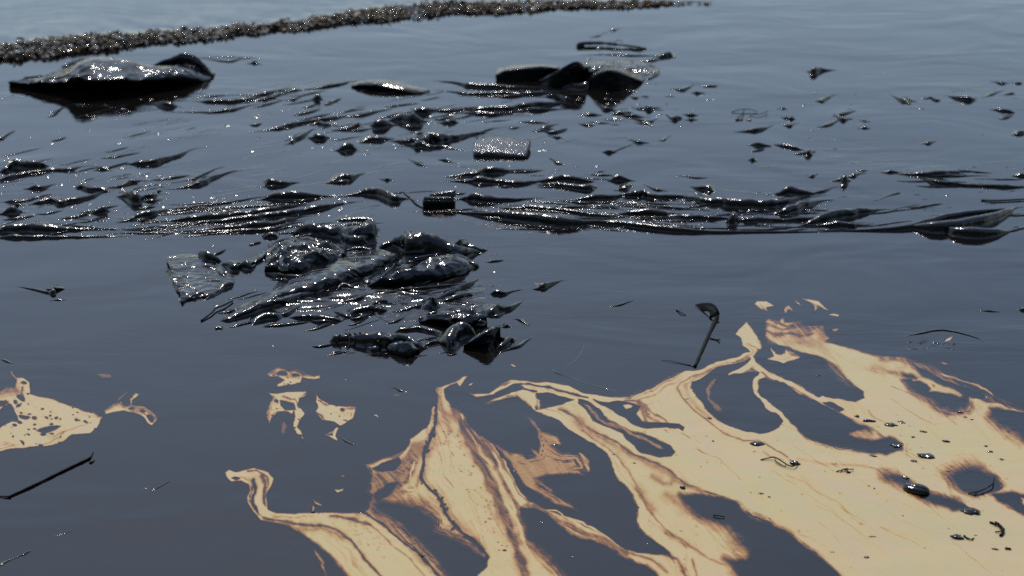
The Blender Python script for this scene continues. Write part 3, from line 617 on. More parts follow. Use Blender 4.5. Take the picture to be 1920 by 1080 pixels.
def loft_geo(rows, nu=None, nv=None, amp=.004, sc=.03, crease=.6, seed=0, sharp=False, folds=0):
    """sheet through rows of 'x,y,z' (photo pixels, z in mm above the water), rows run from far to near"""
    G = np.array([[at(x, y, z / 1000) for x, y, z in pts(r)] for r in rows])
    w = np.linalg.norm(G[0, 0] - G[0, -1]); dpt = np.linalg.norm(np.diff(G.mean(1), axis=0), axis=1).sum()
    nu = nu or int(np.clip(w / (.0024 if folds else .0035), 16, 230)); nv = nv or int(np.clip(dpt / (.0024 if folds else .0035), 14, 110))
    if sharp:
        u_ = np.linspace(0, len(G) - 1 - 1e-6, nv); k_ = u_.astype(int); f_ = (u_ - k_)[:, None, None]
        A = G[k_] * (1 - f_) + G[k_ + 1] * f_
    else: A = crom(G, nv)                                  # down the rows
    A = crom(A.transpose(1, 0, 2), nu).transpose(1, 0, 2)  # along them
    o = seed * 5.3
    x, y = A[..., 0], A[..., 1]
    m = np.clip(A[..., 2] / .010, 0, 1)
    ang = R(25); u = x * math.cos(ang) - y * math.sin(ang); v = x * math.sin(ang) + y * math.cos(ang)
    r = ridged(u / sc / 2.6 + o + .5 * vn(u / sc, v / sc, 68), v / sc, 3, 61)
    A[..., 2] += m * amp * (crease * (r - .3) + (1 - crease) * fbm(x / sc * 1.6 + o, y / sc * 1.6, 3, 63))
    if folds:                                      # sharp fold lines crossing the sheet
        rg = np.random.default_rng(seed * 7 + 1)
        for _ in range(folds):
            j, i = rg.integers(1, nv - 1), rg.integers(1, nu - 1)
            ex, ey = x[j, i], y[j, i]; th = rg.normal(.45, .6); ln = rg.uniform(.03, .11); wd = rg.uniform(.003, .007)
            du = (x - ex) * math.cos(th) + (y - ey) * math.sin(th) + 0; dv = -(x - ex) * math.sin(th) + (y - ey) * math.cos(th) + .10 * du * du / ln
            A[..., 2] += m * rg.choice([1, 1, -.7]) * rg.uniform(.5, 1.1) * amp * np.exp(-np.abs(dv) / wd) * np.clip(1 - (du / ln) ** 2, 0, 1)
    A[..., 0] += m * amp * .6 * fbm(x / sc + o, A[..., 2] / sc * 2 + y / sc, 2, 65)
    A[..., 1] += m * amp * .6 * fbm(x / sc + o, y / sc, 2, 66)
    return A.reshape(-1, 3), gridfaces(nv, nu)

def loft(name, label, cat, rows, mat=None, parent=None, group=None, **kw):
    _seed[0] += 1
    o = mk(name, loft_geo(rows, seed=_seed[0], **kw), mat or m_bag, parent)
    return tag(o, label, cat, group)

def tube_geo(P3, rad, ns=7):
    P3 = np.asarray(P3, float); n = len(P3); rad = np.broadcast_to(rad, (n,))
    d = np.gradient(P3, axis=0); d /= np.linalg.norm(d, axis=1)[:, None] + 1e-9
    s = np.cross(d, (0, 0, 1.0)); s /= np.linalg.norm(s, axis=1)[:, None] + 1e-9
    u = np.cross(s, d)
    V = [P3[i] + rad[i] * (math.cos(a) * s[i] + math.sin(a) * u[i]) for i in range(n) for a in np.arange(ns) * 2 * math.pi / ns]
    F = [(i * ns + k, i * ns + (k + 1) % ns, (i + 1) * ns + (k + 1) % ns, (i + 1) * ns + k) for i in range(n - 1) for k in range(ns)]
    V += [P3[0], P3[-1]]; a, b = n * ns, n * ns + 1
    F += [(a, (k + 1) % ns, k, k) for k in range(ns)] + [(b, (n - 1) * ns + k, (n - 1) * ns + (k + 1) % ns, (n - 1) * ns + (k + 1) % ns) for k in range(ns)]
    return np.array(V), np.array(F)

def fixtri(V, F):
    """quads with a doubled corner become thin quads through an extra midpoint-free split: keep as polygons"""
    return V, F

def poly_mesh(name, V, F, smooth=True):
    me = bpy.data.meshes.new(name)
    me.from_pydata([tuple(map(float, v)) for v in V], [], [tuple(dict.fromkeys(int(i) for i in f)) for f in F])
    me.polygons.foreach_set('use_smooth', [smooth] * len(me.polygons)); me.update(); return me

def tube(name, label, cat, s, r0, r1=None, mat=None, parent=None, group=None, bumpy=.15):
    """stick through 'x,y,z' (z in mm), radius in photo pixels"""
    q = pts(s); P3 = np.array([at(x, y, (z if True else 0) / 1000) for x, y, z in q])
    px = mmpx(q[0][0], q[0][1])
    n = max(8, len(q) * 7); P3 = crom(P3, n); _seed[0] += 1
    r1 = r0 if r1 is None else r1
    rad = np.linspace(r0, r1, n) * px * (1 + bumpy * vn(np.arange(n) / 2.3, np.arange(n) * 0 + _seed[0], 71))
    V, F = tube_geo(P3, rad)
    return tag(link(name, poly_mesh(name, V, F), mat or m_stick, parent), label, cat, group)

def lump_geo(px, py, w, h, ang=0, flat=1.0, seed=0, d=None, jag=.35):
    """irregular floating clod, w x h photo pixels, half sunk"""
    nu, nv = 16, 9
    rng = np.random.default_rng(seed + 100)
    ph = rng.random(3) * 9
    m = mmpx(px, py); rx = w * m / 2; rz = hgt(px, py, h) * .28; ry = (d or w * .6) * m / 2
    c = at(px, py + h * .25, 0)
    V = []
    for j in range(nv):
        th = math.pi * j / (nv - 1)
        for i in range(nu):
            a = 2 * math.pi * i / nu
            x, y, z = math.sin(th) * math.cos(a), math.sin(th) * math.sin(a), math.cos(th)
            k = 1 + jag * float(fbm(x * 1.4 + ph[0] + z, y * 1.4 + ph[1], 2, 81)) + jag * .5 * float(vn(x * 3.1 + ph[2], z * 3.1 + y * 2, 82))
            V.append((x * k * rx, y * k * ry, z * k * rz * (1 if z > 0 else .4)))
    V = np.array(V); ca, sa = math.cos(R(ang)), math.sin(R(ang))
    V = np.c_[V[:, 0] * ca - V[:, 1] * sa, V[:, 0] * sa + V[:, 1] * ca, V[:, 2]] + c
    F = [(j * nu + i, (j + 1) * nu + i, (j + 1) * nu + (i + 1) % nu, j * nu + (i + 1) % nu) for j in range(nv - 1) for i in range(nu)]
    return V, np.array(F)

def lump(name, label, cat, px, py, w, h, mat=None, parent=None, group=None, **kw):
    _seed[0] += 1
    V, F = lump_geo(px, py, w, h, seed=_seed[0], **kw)
    return tag(link(name, mesh(name, V, F), mat or m_oil, parent), label, cat, group)

def thing(name, label, cat, px, py, group=None):
    o = bpy.data.objects.new(name, None); o.empty_display_size = .05
    S.collection.objects.link(o); o.location = at(px, py)
    return tag(o, label, cat, group)

def adopt(root, *ch):
    """parent meshes modelled in world coordinates to a thing's empty without moving them"""
    for c in ch:
        c.parent = root; c.location = -root.location
        for k in ('label', 'category', 'group'):
            if k in c: del c[k]
    return root

# ------------------------------------------------------------------ the big oiled bags and sheets
t = thing('oil_covered_bag', 'big black oil-covered bag lying before the foam wave at top left', 'plastic bag', 210, 165)
adopt(t,
 loft('bag_body', '', '', ['60,150,0 118,130,0 165,118,0 220,119,0 290,122,0 350,120,0 398,137,0',
   '38,151,18 112,134,36 162,113,64 220,114,66 290,122,46 350,120,46 400,139,5',
   '22,154,16 112,148,40 156,136,64 215,136,64 290,139,44 345,138,40 396,142,6',
   '17,157,10 110,154,40 148,152,56 212,151,54 280,153,34 340,153,16 388,148,4',
   '18,159,-3 105,167,-3 150,170,-3 212,169,-3 280,162,-3 340,155,-3 384,150,-3'], amp=.009, sc=.10, folds=22),
 loft('fold', '', '', ['285,122,0 318,113,0 350,110,0 380,118,0 404,137,0', '282,123,22 314,109,50 346,100,66 372,109,56 400,138,12', '284,126,18 315,114,42 346,107,56 370,117,44 396,140,9', '290,134,-2 318,136,-2 348,138,-2 372,141,-2 393,143,-2'], amp=.003, sc=.06, sharp=True, folds=6),
 ridge('side_flap', '', '', '42,146,2 55,143,6 72,141,8 87,143,3', mat=m_bag),
 ridge('side_flap', '', '', '114,127,3 128,119,7 145,112,6 159,107,3', mat=m_bag))
t = thing('oil_covered_tarp', 'crumpled black tarp with three pointed folds right of top centre', 'tarpaulin', 1090, 150)
adopt(t,
 loft('fold', '', '', ['935,128,0 965,122,0 1005,120,0 1048,124,0', '929,138,18 950,131,34 1004,125,42 1046,127,26', '929,140,16 950,134,30 1004,129,36 1044,131,20', '930,150,-2 955,152,-2 1000,148,-2 1036,139,-2'], amp=.002, sc=.06, sharp=True),
 loft('fold', '', '', ['1040,133,0 1062,124,0 1086,117,0 1110,124,0', '1012,151,12 1044,133,52 1079,115,80 1098,126,60', '1011,153,9 1044,137,46 1079,120,72 1097,131,52', '1010,158,-2 1030,163,-2 1054,163,-2 1076,158,-2'], amp=.002, sc=.06, sharp=True),
 loft('fold', '', '', ['1100,140,0 1130,127,0 1165,126,0 1212,146,0', '1092,158,8 1124,135,54 1160,134,55 1204,153,5', '1092,160,6 1124,139,48 1161,138,49 1202,154,3', '1094,164,-2 1126,167,-2 1162,166,-2 1203,156,-2'], amp=.002, sc=.06, sharp=True),
 ridge('fold', '', '', '1052,163,4 1075,156,16 1095,153,18 1112,158,8', mat=m_bag, back=.6),
 loft('sheet', '', '', ['1095,116,0 1140,112,0 1190,114,0 1236,126,0', '1095,120,26 1140,118,10 1190,120,7 1237,130,4', '1105,132,20 1150,128,14 1195,130,9 1232,138,4', '1110,140,-2 1150,140,-2 1195,146,-2 1222,146,-2'], amp=.004, sc=.03),
 lump('bent_corner', '', '', 1226, 135, 26, 14), ridge('bent_corner', '', '', '1212,148,3 1224,141,6 1236,134,5'))
loft('half_sunk_bag', 'smooth grey-black bag floating like a fish left of the tarp', 'plastic bag',
 ['660,155,0 700,149,0 740,152,0 785,163,0 806,169,0', '658,156,8 700,151,20 745,157,18 785,168,8 806,169,3', '660,160,7 700,160,16 745,167,12 782,174,4 803,172,2', '664,163,-2 700,168,-3 745,175,-3 780,178,-3 799,175,-3'], amp=.003, sc=.05)
t = thing('flat_oiled_sheet', 'flat creased sheet with a torn left edge, leftmost of the bag pile', 'plastic sheet', 375, 525)
adopt(t,
 loft('sheet', '', '',
 ['314,480,0 340,477,0 372,478,0 400,494,0 432,512,0', '312,486,6 342,484,3 375,486,3 405,500,2 438,518,2', '322,508,8 350,505,3 380,506,2 410,516,2 440,524,2', '330,535,7 355,530,3 385,530,3 408,536,4 438,530,2', '340,560,8 352,556,6 372,552,6 398,552,4 430,536,2', '344,572,-3 352,566,-3 374,560,-3 400,560,-3 432,540,-3'], amp=.005, sc=.06, crease=.8, folds=26),
 *[ridge('crease', '', '', q, mat=m_bag, base=1, rough=.6) for q in ('312,500,3 322,512,9 328,528,9 336,545,4', '318,500,2 342,496,5 368,494,2', '326,520,3 345,518,6 362,522,2', '378,528,2 396,525,6 416,526,2', '352,552,3 366,543,8 374,534,3', '400,498,2 412,508,6 424,520,2')])
t = thing('crumpled_bag', 'puffed crumpled bag with a round rim in the middle of the pile', 'plastic bag', 565, 490)
adopt(t,
 loft('bag_body', '', '', ['508,455,0 540,446,0 580,445,0 615,450,0 642,463,0', '500,462,10 535,452,20 576,452,20 612,458,14 645,472,4', '497,478,14 530,470,25 572,471,26 608,475,18 642,483,5', '496,494,14 530,488,22 568,490,24 602,489,15 634,490,4', '496,506,5 530,504,10 568,506,11 598,498,6 624,495,2', '495,509,-3 532,513,-3 566,516,-3 592,508,-3 618,499,-3'], amp=.009, sc=.062, crease=.8, folds=34),
 *[ridge('crease', '', '', q, mat=m_bag, base=b, back=.8, rough=.5) for q, b in (('516,462,4 524,474,10 527,490,12 532,504,4', 18), ('545,458,3 560,463,9 578,472,4', 20), ('575,449,3 590,456,10 596,466,4', 14), ('550,484,3 572,482,7 590,478,7 606,470,3', 20), ('600,492,3 614,482,7 630,470,3', 9), ('620,454,3 634,462,9 640,474,8 630,486,3', 6), ('540,500,3 556,496,8 566,492,3', 16), ('566,466,3 580,462,8 588,470,3', 20))],
 ridge('rim', '', '', '500,506,8 504,480,16 508,460,14 522,449,12 538,446,8', rough=.4, back=.4),
 ridge('rim', '', '', '604,466,5 610,478,10 606,488,12 590,500,14 572,508,10', rough=.4, back=.4),
 ridge('skirt', '', '', '496,508,4 525,512,12 555,516,12 580,513,10 605,508,8 622,502,3'),
 ridge('skirt', '', '', '505,524,2 530,522,4 560,521,4 590,524,3'))
t = thing('folded_bag', 'black folded bag rim standing behind the puffed bag, top of the pile', 'plastic bag', 640, 435)
adopt(t,
 ridge('fold', '', '', '545,438,4 556,430,14 575,419,24 600,420,26 630,424,28 655,427,34 675,424,42 690,416,44 700,414,38 713,425,6', mat=m_bag, back=.5, rough=.6),
 ridge('fold', '', '', '612,432,6 640,433,18 660,440,26 690,437,26 706,432,6', mat=m_bag, back=.6),
 ridge('loop', '', '', '628,413,4 650,408,7 680,408,8 697,411,6 702,416,2', back=.5))
t = thing('torn_bag', 'long torn bag with ribbed creases at the upper right of the pile', 'plastic bag', 800, 465)
adopt(t,
 ridge('fold', '', '', '704,470,6 716,456,16 735,450,20 748,440,36 765,435,52 780,439,52 805,444,48 835,451,42 862,459,32 880,462,24 912,471,4', mat=m_bag, back=.5, rough=.6),
 ridge('tip', '', '', '852,452,8 868,450,18 885,457,16 900,465,10 916,468,2', mat=m_bag, back=.5),
 *[tube('crease', '', '', q, 1.6, 1.0) for q in ('736,460,18 746,466,14 750,474,8 747,478,3', '763,458,20 758,468,12 754,476,6 748,480,3', '772,465,14 778,457,18 786,458,16 786,466,10', '778,474,5 784,469,9 788,470,7 784,475,3', '806,470,8 815,463,12 830,465,9')])
t = thing('oiled_bag', 'smooth bag with a bright sparkling crest at the right of the pile', 'plastic bag', 800, 510)
adopt(t,
 loft('bag_body', '', '',
 ['698,532,0 728,507,0 770,483,0 820,473,0 862,474,0 898,497,0', '694,535,3 730,518,9 770,496,20 822,484,28 866,482,18 899,498,2', '690,538,4 728,526,13 772,510,27 822,500,32 866,495,20 898,499,2', '691,541,0 734,533,7 778,524,12 828,516,15 868,507,9 897,500,0', '692,542,-3 738,537,-3 784,530,-3 834,524,-3 872,514,-3 896,502,-3'], amp=.007, sc=.08, crease=.7, folds=26),
 *[ridge('crease', '', '', q, mat=m_bag, base=b, back=.8, rough=.5) for q, b in (('826,476,3 834,486,9 838,499,4', 24), ('848,478,3 860,485,9 874,494,3', 16), ('838,508,3 858,505,9 880,500,3', 8), ('712,522,3 726,508,6 742,494,3', 6), ('775,484,3 800,478,6 822,478,3', 18), ('872,484,3 884,490,10 897,497,3', 4))])
loft('oiled_sheet', 'low wrinkled sheet awash between the puffed bag and the lower folds', 'plastic sheet', ['560,520,0 620,505,0 680,500,0 720,490,0', '520,545,1 600,525,3 680,512,3 740,495,2', '500,575,1 600,552,3 690,535,3 760,522,2', '560,592,-1 640,575,1 720,562,2 800,548,0', '600,605,-2 660,592,-2 740,580,-2 800,566,-2'], amp=.006, sc=.06, crease=.8, folds=40)
loft('oiled_sheet', 'low wrinkled sheet awash around the forked fold and the knotted bag', 'plastic sheet', ['720,560,0 790,540,0 850,530,0 900,525,0', '700,582,1 790,562,3 860,548,3 905,540,1', '720,600,1 790,588,2 860,570,2 910,560,1', '760,612,-2 800,606,-2 870,596,-2 915,580,-2'], amp=.006, sc=.06, crease=.8, folds=40)
ridge('oily_fold', 'long thick oily fold slanting through the pile under the puffed bag', 'oily fold', '500,562,3 520,553,8 545,543,18 580,531,28 620,517,34 655,507,32 690,494,28 720,481,26 742,474,22 749,486,5', mat=m_bag, back=2.2, rough=.6)
ridge('oily_fold', 'low slanting fold at the far lower left of the pile, sparkling along its crest', 'oily fold', '410,601,2 430,595,8 470,576,16 510,563,18 550,553,16 580,547,11 602,543,3', mat=m_bag, back=1.2, rough=.6)
ridge('oily_fold', 'forked black fold right below the sparkling bag', 'oily fold', '770,582,3 800,565,9 830,552,13 850,540,15 878,529,12 899,519,4', '820,568,4 845,556,14 862,549,16 882,549,10 890,557,3', back=.7)
ridge('oily_fold', 'thin curved fold leading up to the forked fold in the pile', 'oily fold', '722,586,2 755,580,7 785,571,9 808,558,8 822,553,3', back=.6)
ridge('oily_fold', 'low wet fold between the sparkling bag and the forked fold', 'oily fold', '676,556,2 715,549,7 745,542,8 785,538,7 850,533,5 880,530,2')
ridge('oily_fold', 'glinting wedge-shaped fold left of the low wet fold', 'oily fold', '634,568,2 655,562,7 672,556,10 700,548,10 740,543,3', back=1.5, rough=1.3)
ridge('oily_fold', 'leaf-shaped flap with a tail under the low slanting fold', 'oily flap', '471,611,2 485,594,12 505,587,14 520,589,10 524,600,2', '515,592,4 540,584,7 570,569,2', rough=.7)
ridge('oily_fold', 'flat lens-shaped black fold right of the leaf-shaped flap', 'oily fold', '540,594,3 565,591,8 580,588,14 600,589,16 620,592,14 645,600,4', '580,602,2 605,600,8 632,603,3')
ridge('oily_wrinkle', 'low bright glinting wrinkle below the leaf-shaped flap', 'wrinkle', '490,613,1 515,609,4 545,605,5 585,602,2', back=1.5)
ridge('oily_fold', 'cluster of short wet folds at the middle of the pile below the wedge', 'oily fold', '625,582,3 645,588,7 660,595,3', '655,592,3 664,578,14 685,573,16 700,575,12 708,583,3', '700,575,6 712,577,12 728,580,4', '655,598,3 680,592,7 700,587,3', '697,569,4 712,563,9 730,563,4')
t = thing('knotted_bag', 'tied bag with a star-shaped knot at the lower right of the pile', 'plastic bag', 850, 600)
adopt(t,
 loft('bag_body', '', '', ['787,591,0 828,580,0 870,577,0 912,592,0', '786,595,9 828,588,18 870,583,24 913,597,10', '786,600,9 828,598,16 872,600,22 909,603,6', '788,604,-3 830,608,-3 874,612,-3 906,606,-3'], amp=.0045, sc=.05, crease=.8, folds=26),
 *[ridge('crease', '', '', q, mat=m_bag, base=b, back=.8, rough=.5) for q, b in (('846,582,3 860,586,9 874,592,4', 16), ('888,592,4 898,584,10 908,580,3', 12), ('888,598,4 900,600,9 912,602,3', 8), ('832,590,3 848,594,8 866,596,3', 16), ('800,588,3 815,584,6 830,582,3', 12))],
 ridge('knot', '', '', '866,604,6 874,590,20 882,578,36 889,580,30 893,596,10', rough=.8, back=.5),
 ridge('knot', '', '', '838,652,6 846,634,26 858,616,34 870,609,34 884,612,24 893,628,6', rough=.9, back=.5),
 loft('flap', '', '', ['787,566,3 800,562,16 812,558,30 816,560,20', '788,575,4 802,574,10 818,573,10 826,574,4', '790,588,1 805,584,1 822,581,1 834,579,-1'], amp=.004, sc=.03))
t = thing('ribbed_bag', 'dark ribbed bag with a claw-like left end, lowest of the pile', 'plastic bag', 700, 640)
adopt(t,
 ridge('fold', '', '', '617,636,6 626,629,20 650,625,20 690,623,34 722,624,40 745,627,24 768,633,18 785,641,18 804,650,5', mat=m_bag, back=.6, rough=.5),
 loft('bulge', '', '', ['727,640,0 745,634,0 765,637,0 784,646,0', '726,650,8 745,645,15 766,648,15 785,653,7', '729,660,3 745,662,5 765,666,5 779,661,3', '732,664,-3 746,668,-3 764,670,-3 776,664,-3'], amp=.006, sc=.05, crease=.8, folds=12),
 *[tube('rib', '', '', q, 1.7, 1.0) for q in ('638,627,18 634,636,10 628,646,2', '648,625,18 655,634,12 654,648,3 652,654,1', '654,625,18 662,634,10 664,648,2', '664,625,20 680,634,14 700,637,8', '674,624,22 690,632,16 712,636,12', '684,624,22 700,630,18 724,632,14')],
 ridge('lower_fold', '', '', '680,645,4 695,650,14 706,650,14 716,642,4', back=.5),
 ridge('wet_fold', '', '', '738,622,3 760,615,8 785,612,9 810,618,9 835,630,10 862,642,5', back=1.4, rough=1.5),
 ridge('wet_fold', '', '', '792,648,3 808,642,7 825,637,7 845,640,3', rough=1.5))
loft('upturned_flap', 'black upturned bag corner mirrored as a triangle below the knotted bag', 'plastic bag',
 ['884,628,0 905,617,0 922,611,0 938,611,0', '867,644,10 890,630,26 915,618,40 938,612,30', '868,647,6 890,643,12 912,640,12 930,630,8', '870,649,-3 892,650,-3 912,648,-3 928,638,-3'], amp=.003, sc=.04)
ridge('oily_fold', 'small slanting flap right of the upturned black corner', 'oily flap', '928,655,3 945,642,12 960,633,12 964,640,3', '934,662,1 950,655,3 975,645,5 1000,630,2')
ridge('oily_fold', 'wedge-shaped clod with a long tail right of the knotted bag', 'oil clod', '912,592,4 922,580,14 934,572,18 946,575,12 962,573,8 984,561,2', '922,593,3 935,590,6 948,584,2')
ridge('oily_fold', 'pointed lens of oil between the knotted bag and the tailed wedge', 'oil clod', '918,550,3 932,545,11 945,546,9 960,545,3 985,541,1')
ridge('oily_flap', 'square black flap standing at the back of the flat creased sheet', 'oily flap', '371,472,10 378,467,20 390,470,24 404,480,14 416,488,4', '396,478,4 415,470,5 424,466,2', back=.4, rough=.4)
ridge('oil_clod', 'bead-like wet clods joining the flat sheet to the puffed bag', 'oil clod', '414,492,6 428,490,16 442,494,18 450,497,8', '446,496,8 460,491,18 472,498,12 481,492,4', '474,497,3 486,484,9 502,468,6')
ridge('oil_clod', 'tailed clod hanging below the flat creased sheet', 'oil clod', '380,563,3 396,552,6 412,540,9 424,530,14 439,527,8')
ridge('oil_clod', 'small dark clods tucked under the front edge of the flat sheet', 'oil clod', '338,566,4 348,556,9 362,546,6 372,538,3', '356,560,3 364,556,8 370,558,3')
ridge('oil_clod', 'small double clod behind the left shoulder of the puffed bag', 'oil clod', '492,444,6 502,436,12 512,436,12 522,444,4')
ridge('oil_clod', 'small blade of oil behind the bead-like clods', 'oil clod', '466,460,2 478,454,5 490,452,4')
ridge('oily_fold', 'dark low fold between the puffed bag and the slanting thick fold', 'oily fold', '565,522,2 590,518,6 610,512,6 622,504,2')
ridge('oily_fold', 'dark low fold under the right end of the folded bag', 'oily fold', '640,470,3 665,465,8 690,464,9 702,470,4', '645,478,2 660,474,8 685,475,6')
ridge('oil_clod', 'ragged wet bits at the foot of the thick slanting fold', 'oil clod', '625,545,4 640,536,10 655,534,10 668,540,4', '650,541,3 662,532,9 675,528,4', '684,535,3 692,522,10 698,514,5', rough=1.6)
tube('twig', 'bent thin twig left of the low slanting fold', 'twig', '377,601,2 395,588,4 405,578,5 420,572,5 436,564,3', 1.6, 1.9)
ridge('oil_clod', 'small dark chip left of the bright wrinkle under the pile', 'oil clod', '402,615,5 410,611,6 418,616,3')
# ------------------------------------------------------------------ single made things
# grey crumpled plastic block
t = thing('plastic_block', 'grey translucent crumpled plastic block standing in the oil at centre', 'plastic block', 940, 285)
adopt(t,
 loft('block_body', '', '', ['896,262,0 930,262,0 965,264,0 990,268,0', '894,258,14 930,258,17 962,261,16 994,266,12', '890,270,17 925,271,18 960,273,16 990,276,12', '887,282,14 922,283,14 958,285,13 985,288,10', '888,292,3 922,292,3 958,294,3 984,295,3', '889,294,-3 922,295,-3 958,296,-3 983,297,-3'], mat=m_film, amp=.002, sc=.02),
 tube('rim', '', '', '890,291,1 888,280,10 893,262,16 896,257,16', 1.6, 1.2),
 tube('rim', '', '', '985,296,2 989,284,10 993,272,14 993,265,13', 2.6, 1.6))
# open box
def box():
    t = thing('open_box', 'small black open box with raised rim floating above the bag pile', 'box', 823, 390)
    c = at(823, 391); m = mmpx(823, 391); w, d, h = 31 * m, .030, hgt(823, 391, 14)
    def ring(w, d, z, n=28, r=.25):
        return [(c[0] + w * math.copysign(abs(math.cos(a)) ** r, math.cos(a)), c[1] + d * .55 + d * .5 * math.copysign(abs(math.sin(a)) ** r, math.sin(a)), z + .0012 * math.sin(3 * a)) for a in (np.arange(n) + .5) * 2 * math.pi / n]
    n = 28; rings = [ring(w * .96, d, -.004), ring(w, d * 1.04, .3 * h), ring(w, d * 1.04, .8 * h), ring(w * .99, d * 1.02, h), ring(w * .93, d * .86, h), ring(w * .91, d * .82, .7 * h), ring(w * .9, d * .8, .002)]
    V = [p for r in rings for p in r]
    F = [(j * n + k, j * n + (k + 1) % n, (j + 1) * n + (k + 1) % n, (j + 1) * n + k) for j in range(len(rings) - 1) for k in range(n)]
    V.append((c[0], c[1] + d * .55, .002)); F += [((len(rings) - 1) * n + k, (len(rings) - 1) * n + (k + 1) % n, len(V) - 1) for k in range(n)]
    b = link('box_body', poly_mesh('box_body', V, F), m_oil)
    # lid flap bent up at the back right
    yb = c[1] + d * 1.08
    P = np.array([[(c[0] + w * (u * 1.6 - .6), yb + .006 * v + .004 * u * v, h * (.95 + .7 * v * (.3 + .7 * u))) for u in np.linspace(0, 1, 9)] for v in np.linspace(0, 1, 5)])
    lid = link('lid', mesh('lid', P.reshape(-1, 3), gridfaces(5, 9)), m_oil)
    md = lid.modifiers.new('thickness', 'SOLIDIFY'); md.thickness = .0015
    rim = tube('rim', '', '', '792,376,13 808,377,14 832,377,14 846,378,15 853,372,18', 1.3)
    adopt(t, b, lid, rim)
box()
tube('twig', 'hair-thin curved twig running into the left side of the open box', 'twig', '757,362,1 768,370,2 780,382,2 795,391,1', .9, 1.2)
# leaf and stalk
t = thing('curled_leaf', 'curled black leaf standing at the top of the long dark stick', 'leaf', 1328, 588)
lf = mk('blade', loft_geo(['1303,571,2 1318,568,12 1334,569,19 1344,577,20 1349,588,12', '1305,573,2 1320,574,9 1334,575,15 1342,581,16 1348,590,9', '1312,579,1 1322,581,5 1333,581,12 1338,587,11 1339,594,5', '1318,584,0 1327,584,5 1331,588,6 1330,594,2 1332,597,0'], nu=30, nv=16, amp=.0012, sc=.03), m_stick)
md = lf.modifiers.new('thickness', 'SOLIDIFY'); md.thickness = .001
adopt(t, lf, tube('midrib', '', '', '1342,576,17 1343,584,12 1338,590,8 1330,594,3', .8, .8))
t = thing('stick', 'long straight dark stick leaning down from the curled leaf', 'stick', 1325, 640)
adopt(t, tube('stem', '', '', '1345,592,3 1331,623,1 1317,655,1 1303,687,1', 3.6, 2.9),
 tube('side_twig', '', '', '1240,675,1 1260,677,2 1285,683,1 1303,686,1', .3, .9), lump('knob', '', '', 1299, 685, 12, 6))
tube('twig', 'tiny dark twig right of the long leaning stick', 'twig', '1330,633,2 1343,637,1 1350,637,4', 1.0, 1.4)
tube('twig', 'short dark twig left of the curled leaf', 'twig', '1268,581,1 1277,586,3 1286,591,1', 1.2, .8)
t = thing('stick', 'straight black stick with a forked tip at lower left under the speckled patch', 'stick', 90, 890)
adopt(t, tube('stem', '', '', '17,931,1.5 60,911,2 100,891.5,2 135,874.5,2 168,859,2', 2.0, 2.4, bumpy=.3),
 tube('tip', '', '', '168,860,5 172,855,7 175,848,9', 3.2, 1.2), tube('tip', '', '', '20,931,2 8,931,2 -2,930,1', 2.2, .8))
ridge('oily_wrinkle', 'short bright wrinkle on a low swell right of the straight black stick', 'wrinkle', '284,920,1 295,914,4 310,906,4 321,901,1', '266,918,1 275,914,2 285,911,1', k=.4)
ridge('oily_wrinkle', 'slanting wrinkle at the bottom left corner', 'wrinkle', '-4,1062,4 10,1053,5 30,1045,3 45,1038,5 64,1028,1', k=.5)
ridge('oily_wrinkle', 'faint short wrinkle below the straight black stick', 'wrinkle', '98,1006,1 112,1002,2 126,997,3 138,991,1', k=.3)
ridge('oily_wrinkle', 'low humped sheet with sparkling front at far right above the slick', 'half-sunk sheet', '1690,632,1 1725,624,4 1760,618,5 1790,621,5 1820,629,3 1850,640,1', mat=m_water, k=.55, back=1.0, rough=1.2)
ridge('oily_wrinkle', 'long faint edge of a sunk sheet above the upper arm of the slick', 'half-sunk sheet', '1035,692,2 1042,698,4 1070,708,2 1110,722,2 1165,735,1', '1060,690,1 1085,670,2 1098,645,1', mat=m_water, k=.3, back=1)
# pebble with two bright grooves
def pebble():
    t = thing('black_pebble', 'glossy black oval shell with two bright grooves lying in the tan slick', 'shell', 1719, 920)
    c = at(1718, 920); m = mmpx(1718, 920); a = 25 * m; nu, nv = 40, 24
    V = []
    for j in range(nv):
        th = math.pi * j / (nv - 1)
        for i in range(nu):
            ph = 2 * math.pi * i / nu
            x, y, z = math.cos(th), math.sin(th) * math.cos(ph), math.sin(th) * math.sin(ph)
            x = math.copysign(abs(x) ** .8, x)
            gr = 1 - .13 * math.exp(-((ph - 2.1) / .13) ** 2) - .13 * math.exp(-((ph - 2.85) / .12) ** 2)
            V.append((x * a, y * a * .62 * gr, z * a * .42 * gr))
    V = np.array(V); q = R(-22)
    V = np.c_[V[:, 0] * math.cos(q) - V[:, 1] * math.sin(q), V[:, 0] * math.sin(q) + V[:, 1] * math.cos(q), V[:, 2]] + c + (0, 0, .0025)
    F = [(j * nu + i, (j + 1) * nu + i, (j + 1) * nu + (i + 1) % nu, j * nu + (i + 1) % nu) for j in range(nv - 1) for i in range(nu)]
    o = link('shell_body', mesh('shell_body', V, np.array(F)[:, ::-1]), m_oil)
    adopt(t, o, tube('groove_edge', '', '', '1696,907,7 1710,909,11 1724,913,11 1738,920,6', .7, .7), tube('groove_edge', '', '', '1697,913,4 1710,918,5 1722,922,5 1733,925,3', .7, .7))
pebble()
